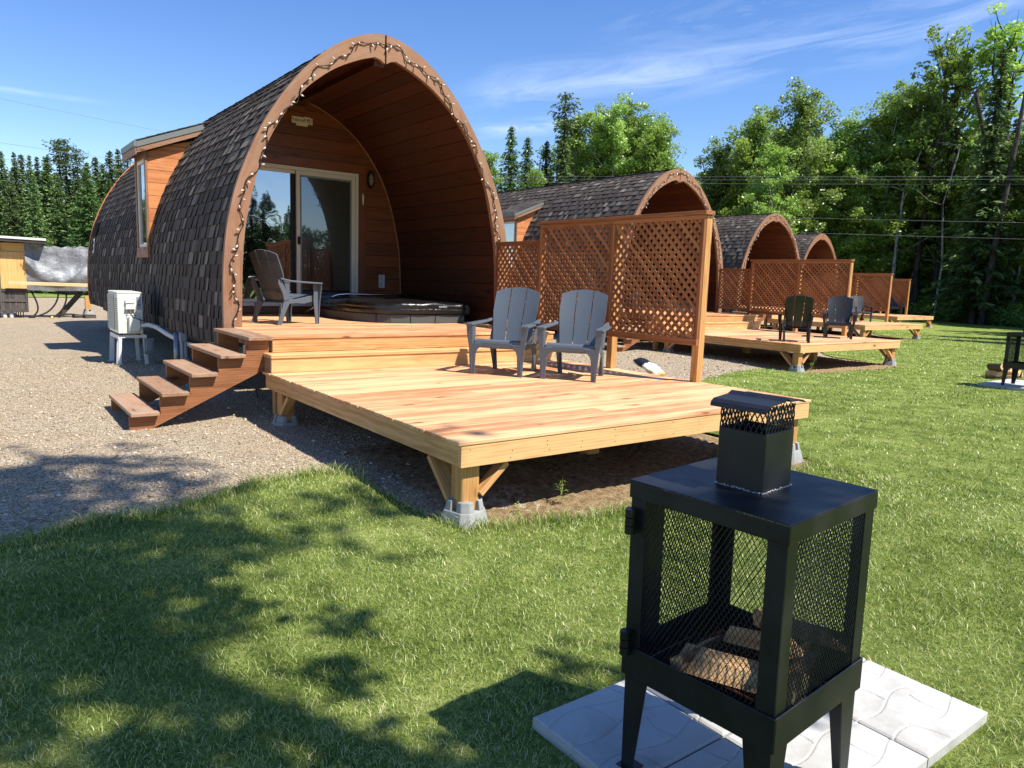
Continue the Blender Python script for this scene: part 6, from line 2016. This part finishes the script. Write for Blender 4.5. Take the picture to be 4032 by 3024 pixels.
# the big trunks that show through the undergrowth at the right
def trunk_tree(pts, r_, lab, mat, nm='birch_tree'):
    root = empty(nm, pts[0], 0, lab, 'tree', 'bare trunks at the wood edge')
    m = MB(); m.M = Matrix.Translation(-Vector(pts[0])); P_ = [Vector(p) for p in pts]
    m.tube(P_, [r_ * (1 - .6 * i / (len(P_) - 1)) for i in range(len(P_))], 9, cap=False); g = random.Random(len(lab))
    for k in range(9):
        i = g.randrange(1, len(P_)); p = P_[i]; a = g.uniform(0, 6.28); L = g.uniform(.6, 1.8)
        m.tube([p, p + Vector((math.cos(a), math.sin(a), .25)) * L * .5, p + Vector((math.cos(a), math.sin(a), g.uniform(-.1, .6))) * L], [r_ * .25, r_ * .15, .01], 4, cap=False)
    m.build('trunk', mat, root, smooth=True)
trunk_tree([(45.2, 15.2, -.5), (45.25, 15.1, 2.5), (45.0, 15.35, 5.0), (45.3, 15.0, 7.2), (45.1, 15.3, 9.5), (44.6, 16.0, 12.5)], .26, 'thick dark crooked trunk at the wood edge, right of the farthest lattice', M['barkdark'], 'aspen_tree')
trunk_tree([(43.6, 13.9, -.5), (43.7, 13.7, 4), (43.9, 13.4, 9), (44.0, 13.2, 13)], .2, 'slim dark leaning trunk just right of the thick crooked one', M['barkspruce'], 'spruce_tree')
trunk_tree([(46.2, 20.4, -.5), (46.2, 20.4, 4.6), (46.1, 20.2, 7.5), (46.5, 19.6, 10)], .13, 'slim white birch trunk rising above the farthest lattice screen', M['barkpale'])
trunk_tree([(46.2, 17.6, -.5), (46.3, 17.5, 3), (46.2, 17.8, 6.5), (46.5, 17.3, 10)], .09, 'thin white birch trunk left of the thick dark trunk', M['barkpale'])
trunk_tree([(45.6, 13.2, -.5), (45.6, 13.0, 3), (45.5, 12.6, 6), (45.6, 12.3, 10)], .10, 'thin leaning white birch trunk near the right edge', M['barkpale'])
trunk_tree([(47.5, 14.4, -.5), (47.4, 14.5, 3), (47.5, 14.2, 8)], .08, 'thin white birch trunk between the two dark trunks', M['barkpale'])
# trees behind the viewer whose shade falls on lawn and gravel, and which the glass door mirrors
for (k, x, y, h, pi) in (('T', -1.35, -5.3, 11.5, 0), ('T', -.15, -6.7, 9.6, 1), ('U', .75, -7.6, 15.5, 0)):
    put_tree(k, x, y, h, 'aspen standing behind the viewer, known by its shade on the lawn', pi=pi)
for (k, x, y, h) in (('S', 29.0, 1.2, 12), ('S', 32.5, .6, 13), ('S', 31.0, 2.6, 11), ('S', 36.5, 3.6, 12), ('S', 38.5, 2.6, 13), ('S', 34.6, 3.8, 10)):
    put_tree(k, x, y, h, 'spruce beyond the right edge, known by its shade across the far lawn')
for i in range(26):
    x = 8 + i * 1.9 + ro.uniform(-.7, .7); put_tree('S', x, -50 - 5 * (i % 2) + ro.uniform(-2, 2), ro.uniform(7.0, 9.6), 'dark spruce of the far row mirrored in the glass door', wide=1.7)

# ---- undergrowth at the wood edge, and the dim depth of the wood behind the first rows
def mass(name, cen, rad, per, size, mat, lab, cat, seed, nrmz=.5):
    g = np.random.default_rng(seed); C = []; Rr = []
    for (x, y, z), r_ in zip(cen, rad):
        p = np.array([x, y, z]) + rdir(g, per) * (g.random((per, 1)) ** .4) * np.array([r_, r_, r_ * .8]); C.append(p)
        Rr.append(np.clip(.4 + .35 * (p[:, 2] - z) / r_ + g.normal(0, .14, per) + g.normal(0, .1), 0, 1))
    C = np.concatenate(C); Rr = np.concatenate(Rr)
    zg = GZ(C[:, 0], C[:, 1]); k = C[:, 2] > zg; C = C[k]; Rr = Rr[k]; n = len(C)
    N = unit(np.array([0, 0, nrmz]) + g.normal(0, .6, (n, 3))); U = rdir(g, n); S = unit(np.cross(U, N)); U = unit(np.cross(N, S))
    V, F = quads(C, S, U, g.uniform(.4, .8, n) * size, g.uniform(.8, 1.5, n) * size)
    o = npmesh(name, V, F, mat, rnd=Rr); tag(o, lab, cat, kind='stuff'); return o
g = np.random.default_rng(5)
path = np.array([(35.5, 35), (38, 30.5), (43, 26.5), (46.5, 22.5), (47, 19.5), (45.5, 15.8), (43.5, 12.4), (42, 8.5), (40.5, 4)])
cen = []; rad = []
for i in range(1300):
    t_ = g.random() * (len(path) - 1); j = int(t_); f = t_ - j
    p = path[j] * (1 - f) + path[j + 1] * f
    back = g.random() ** 1.2 * 6.0
    q = p + np.array([.8, .35]) * back
    hh = .5 + .38 * back * g.uniform(.6, 1.2)
    cen.append((q[0], q[1], gz(q[0], q[1]) + hh * g.uniform(.35, 1.0))); rad.append(g.uniform(.35, .75))
mass('undergrowth', cen, rad, 95, .085, M['fern'], 'dense green ferns and shrubs along the foot of the right wood', 'undergrowth', 6)
cen = []; rad = []
for i in range(520):
    x = g.uniform(-16, 30); cen.append((x, 50 + g.uniform(-1, 3) - .35 * max(0, x - 12), gz(x, 50) + g.uniform(.2, 1.6))); rad.append(g.uniform(.5, 1.0))
mass('brushwood', cen, rad, 60, .12, M['sprucel'], 'low green brush along the foot of the left wood', 'brush', 7)
cen = []; rad = []
for i in range(1500):
    az = math.radians(g.uniform(-12, 78)); r_ = g.uniform(66, 76); mx_h = 4.2 + 4.5 * ss(48, 70, math.degrees(az)) * 1.0 + 1.0
    cen.append((CAMX + r_ * math.sin(az), CAMY + r_ * math.cos(az), g.uniform(-.3, float(mx_h)))); rad.append(g.uniform(1.0, 1.9))
mass('far_wood', cen, rad, 70, .26, M['spruce'], 'dark depth of the wood behind the first rows of trees', 'wood', 8, .1)
cen = []; rad = []
for i in range(500):
    cen.append((g.uniform(4, 62), g.uniform(-58, -54), g.uniform(-.3, 5.6))); rad.append(g.uniform(.7, 1.3))
mass('mirrored_wood', cen, rad, 60, .2, M['spruce'], 'dark wood behind the viewer, seen mirrored in the glass door', 'wood', 9, .2)
# ---- small weeds by the front of the deck
def weed(x, y, h, n, lab, seed, mat='fern'):
    g = random.Random(seed); z0 = gz(x, y); root = empty('weed', (x, y, z0), 0, lab, 'weed')
    m = MB(); st_ = []
    for k in range(n):
        a = g.uniform(0, 6.28); b = g.uniform(.05, .3); H = h * g.uniform(.6, 1)
        pts = [(0, 0, -.01), (b * .3 * H * math.cos(a), b * .3 * H * math.sin(a), H * .5), (b * H * math.cos(a), b * H * math.sin(a), H)]
        m.tube(pts, [.002, .0016, .0008], 4, r=.8); st_.append(pts)
    m.build('stem', M['blade'], root)
    m = MB()
    for pts in st_:
        for i in range(9):
            t_ = .25 + .75 * i / 8; p = Vector(pts[1]) * (1 - t_) + Vector(pts[2]) * t_ if t_ > .5 else Vector(pts[0]) * (1 - 2 * t_) + Vector(pts[1]) * 2 * t_
            a = i * 2.4 + g.random(); L = h * .3 * g.uniform(.7, 1.2)
            d = Vector((math.cos(a), math.sin(a), .35)); s = Vector((-math.sin(a), math.cos(a), 0)) * .005
            q = p + d * L * .5; e = p + Vector((math.cos(a), math.sin(a), .05)) * L
            m._add([p, q - s, e, q + s], [(0, 1, 2, 3)], None, g.uniform(.5, .95))
    m.build('leaves', M[mat], root)
weed(.93, .12, .20, 3, 'small leafy weed standing in the shade line in front of the large deck', 1)
weed(.50, .08, .10, 2, 'tiny weed in the soil beside the near corner block', 2)
weed(-.05, 1.35, .12, 3, 'thin grassy weed on the gravel edge left of the large deck', 3)
weed(10.9, 4.3, .22, 6, 'tuft of tall grass under the front edge of the second deck', 4)

# ------------------------------------------------------------------ overhead lines
pole = empty('utility_pole', (17.5, 37.8, -.5), 0, 'wooden utility pole carrying the overhead cables behind the cabins', 'utility pole')
m = MB(); m.tube([(0, 0, -.3), (0, 0, 8.0)], [.14, .10], 12); m.build('pole', M['greyboard'], pole)
m = MB(); m.box(-.9, .9, -.05, .05, 7.3, 7.42, 0); m.build('crossarm', M['greyboard'], pole)
def line(a, b, sag, lab, r_=.006):
    m = MB(); a = Vector(a); b = Vector(b)
    m.tube([a.lerp(b, i / 24) + Vector((0, 0, -4 * sag * (i / 24) * (1 - i / 24))) for i in range(25)], r_, 5)
    o = m.build('overhead_cable', M['cable'], None, smooth=True); tag(o, lab, 'cable', 'overhead cables')
line((17.5, 37.8, 7.0), (40.5, .2, 6.1), .12, 'upper one of the twin overhead cables crossing the trees at the right')
line((17.6, 37.9, 6.86), (40.5, .2, 5.98), .12, 'lower one of the twin overhead cables crossing the trees at the right')
line((17.6, 37.8, 6.7), (40.5, .2, 5.75), .12, 'thin third overhead cable just below the twin cables')
line((17.5, 37.8, 5.2), (40.5, .2, 4.05), .1, 'middle overhead cable crossing the wood above the farthest cabin')
line((17.5, 37.8, 4.5), (40.5, .2, 3.35), .1, 'lowest overhead cable crossing the wood just above the farthest cabin')
line((17.5, 37.8, 7.3), (-12, 33.5, 8.6), .25, 'highest overhead cable against the sky at the left', .008)
line((17.5, 37.8, 6.2), (-12, 33.5, 5.2), .2, 'overhead cable crossing the spruces at the left', .008)
line((17.5, 37.8, 6.0), (-12, 33.5, 6.4), .2, 'slanting overhead cable crossing the spruce tops at the left', .008)
# ------------------------------------------------------------------ sky, sun, camera
w = bpy.data.worlds.new('World'); sc.world = w; w.use_nodes = True
nt = w.node_tree; nt.nodes.clear()
sun = Vector((.32, -.65, 1.0)).normalized()
elev = math.asin(sun.z); azm = math.atan2(sun.x, sun.y)
sky = nt.nodes.new('ShaderNodeTexSky'); sky.sky_type = 'NISHITA'; sky.sun_disc = False
sky.sun_elevation = elev; sky.sun_rotation = azm; sky.altitude = 300; sky.air_density = 1.0; sky.dust_density = .15; sky.ozone_density = 2.2
tc = nt.nodes.new('ShaderNodeTexCoord'); L = nt.links.new
# thin cirrus, laid out by direction on the dome
def nd(t_, **k):
    n_ = nt.nodes.new('ShaderNode' + t_)
    for a, b in k.items(): setattr(n_, a, b)
    return n_
def mth(op, a, b=None, clamp=False):
    n_ = nd('Math', operation=op, use_clamp=clamp)
    for i, x in enumerate((a, b)):
        if x is None: continue
        if hasattr(x, 'is_linked'): L(x, n_.inputs[i])
        else: n_.inputs[i].default_value = x
    return n_.outputs[0]
sp = nd('SeparateXYZ'); L(tc.outputs['Generated'], sp.inputs[0])
X_, Y_, Z_ = sp.outputs
zc = mth('MAXIMUM', Z_, .04)
az = mth('ARCTAN2', X_, Y_)
el = mth('ARCSINE', Z_)
azd = mth('MULTIPLY', az, 57.29578); eld = mth('MULTIPLY', el, 57.29578)
def streak(a0, e0, slope, width, amin, amax, seed, sx, sy, thr, amp):
    lin = mth('SUBTRACT', eld, mth('ADD', mth('MULTIPLY', mth('SUBTRACT', azd, a0), slope), e0))
    band = mth('SUBTRACT', 1.0, mth('ABSOLUTE', mth('DIVIDE', lin, width)), True)
    r1 = nd('MapRange'); L(azd, r1.inputs[0]); r1.inputs[1].default_value = amin; r1.inputs[2].default_value = amin + 6
    r2 = nd('MapRange'); L(azd, r2.inputs[0]); r2.inputs[1].default_value = amax; r2.inputs[2].default_value = amax - 8
    cmb = nd('CombineXYZ'); L(mth('MULTIPLY', azd, sx), cmb.inputs[0]); L(mth('MULTIPLY', lin, sy), cmb.inputs[1]); cmb.inputs[2].default_value = seed
    nz = nd('TexNoise'); nz.inputs['Scale'].default_value = 1.0; nz.inputs['Detail'].default_value = 7; nz.inputs['Roughness'].default_value = .62; nz.inputs['Distortion'].default_value = .9
    L(cmb.outputs[0], nz.inputs['Vector'])
    f = nd('MapRange'); L(nz.outputs['Fac'], f.inputs[0]); f.inputs[1].default_value = thr; f.inputs[2].default_value = thr + .3
    return mth('MULTIPLY', mth('MULTIPLY', mth('MULTIPLY', f.outputs[0], band), mth('MULTIPLY', r1.outputs[0], r2.outputs[0])), amp)
c1 = streak(32.7, 13.4, .115, 2.3, 31, 84, 1.3, .10, .55, .40, .36)
c2 = streak(34, 11.0, .10, .8, 31, 46, 5.1, .2, 1.1, .38, .45)
c3 = streak(52, 18.5, .06, 1.8, 40, 90, 9.7, .12, .6, .46, .22)
c4 = streak(3, 10.6, .0, .25, -2, 9, 3.0, .3, 2, .3, .35)
c5 = streak(150, 24, .02, 14, 95, 230, 13.0, .05, .12, .40, .75)      # veil behind the viewer, mirrored in the glass
cl = mth('ADD', mth('ADD', c1, c2), mth('ADD', mth('ADD', c3, c4), c5), True)
mx = nd('Mix', data_type='RGBA'); L(cl, mx.inputs[0])
hs = nd('HueSaturation'); hs.inputs['Hue'].default_value = .512; hs.inputs['Saturation'].default_value = 1.25; L(sky.outputs[0], hs.inputs['Color'])
L(hs.outputs[0], mx.inputs[6]); mx.inputs[7].default_value = (6.0, 6.8, 8.2, 1)
bg = nt.nodes.new('ShaderNodeBackground'); bg.inputs['Strength'].default_value = .12
L(mx.outputs[2], bg.inputs[0]); out = nt.nodes.new('ShaderNodeOutputWorld'); L(bg.outputs[0], out.inputs[0])
sl = bpy.data.lights.new('sun', 'SUN'); sl.energy = 5.0; sl.angle = R(.53); sl.color = (1.0, .955, .88)
so = bpy.data.objects.new('sun', sl); COL.objects.link(so); so.rotation_euler = sun.to_track_quat('Z', 'Y').to_euler(); so.location = sun * 60
cam = bpy.data.cameras.new('camera'); co = bpy.data.objects.new('camera', cam); COL.objects.link(co)
yaw, pitch, roll = .6412, -.1391, .0338
f = Vector((math.sin(yaw) * math.cos(pitch), math.cos(yaw) * math.cos(pitch), math.sin(pitch)))
r = Vector((math.cos(yaw), -math.sin(yaw), 0)); u = r.cross(f)
r2 = r * math.cos(roll) + u * math.sin(roll); u2 = u * math.cos(roll) - r * math.sin(roll)
Mx = Matrix((r2, u2, -f)).transposed().to_4x4(); Mx.translation = Vector((-2.4008, -3.7071, .9886)); co.matrix_world = Mx
cam.sensor_width = 36; cam.lens = 2890.97 / 4032 * 36; cam.clip_end = 2000; cam.clip_start = .05
sc.camera = co
sc.view_settings.view_transform = 'Standard'; sc.view_settings.look = 'None'; sc.view_settings.gamma = 1; sc.view_settings.exposure = .7
sc.cycles.max_bounces = 6; sc.cycles.diffuse_bounces = 2; sc.cycles.glossy_bounces = 3; sc.cycles.transmission_bounces = 2; sc.cycles.transparent_max_bounces = 4
sc.cycles.use_denoising = True; sc.cycles.denoising_prefilter = 'NONE'; sc.cycles.denoising_input_passes = 'RGB_ALBEDO_NORMAL'
sc.cycles.sample_clamp_indirect = 6
# prototypes that found no place are dropped
for k, ps in protos.items():
    for i, p in enumerate(ps):
        if (k, i) not in used:
            for c_ in CHILD.get(p.name, []): bpy.data.objects.remove(c_)
            bpy.data.objects.remove(p)
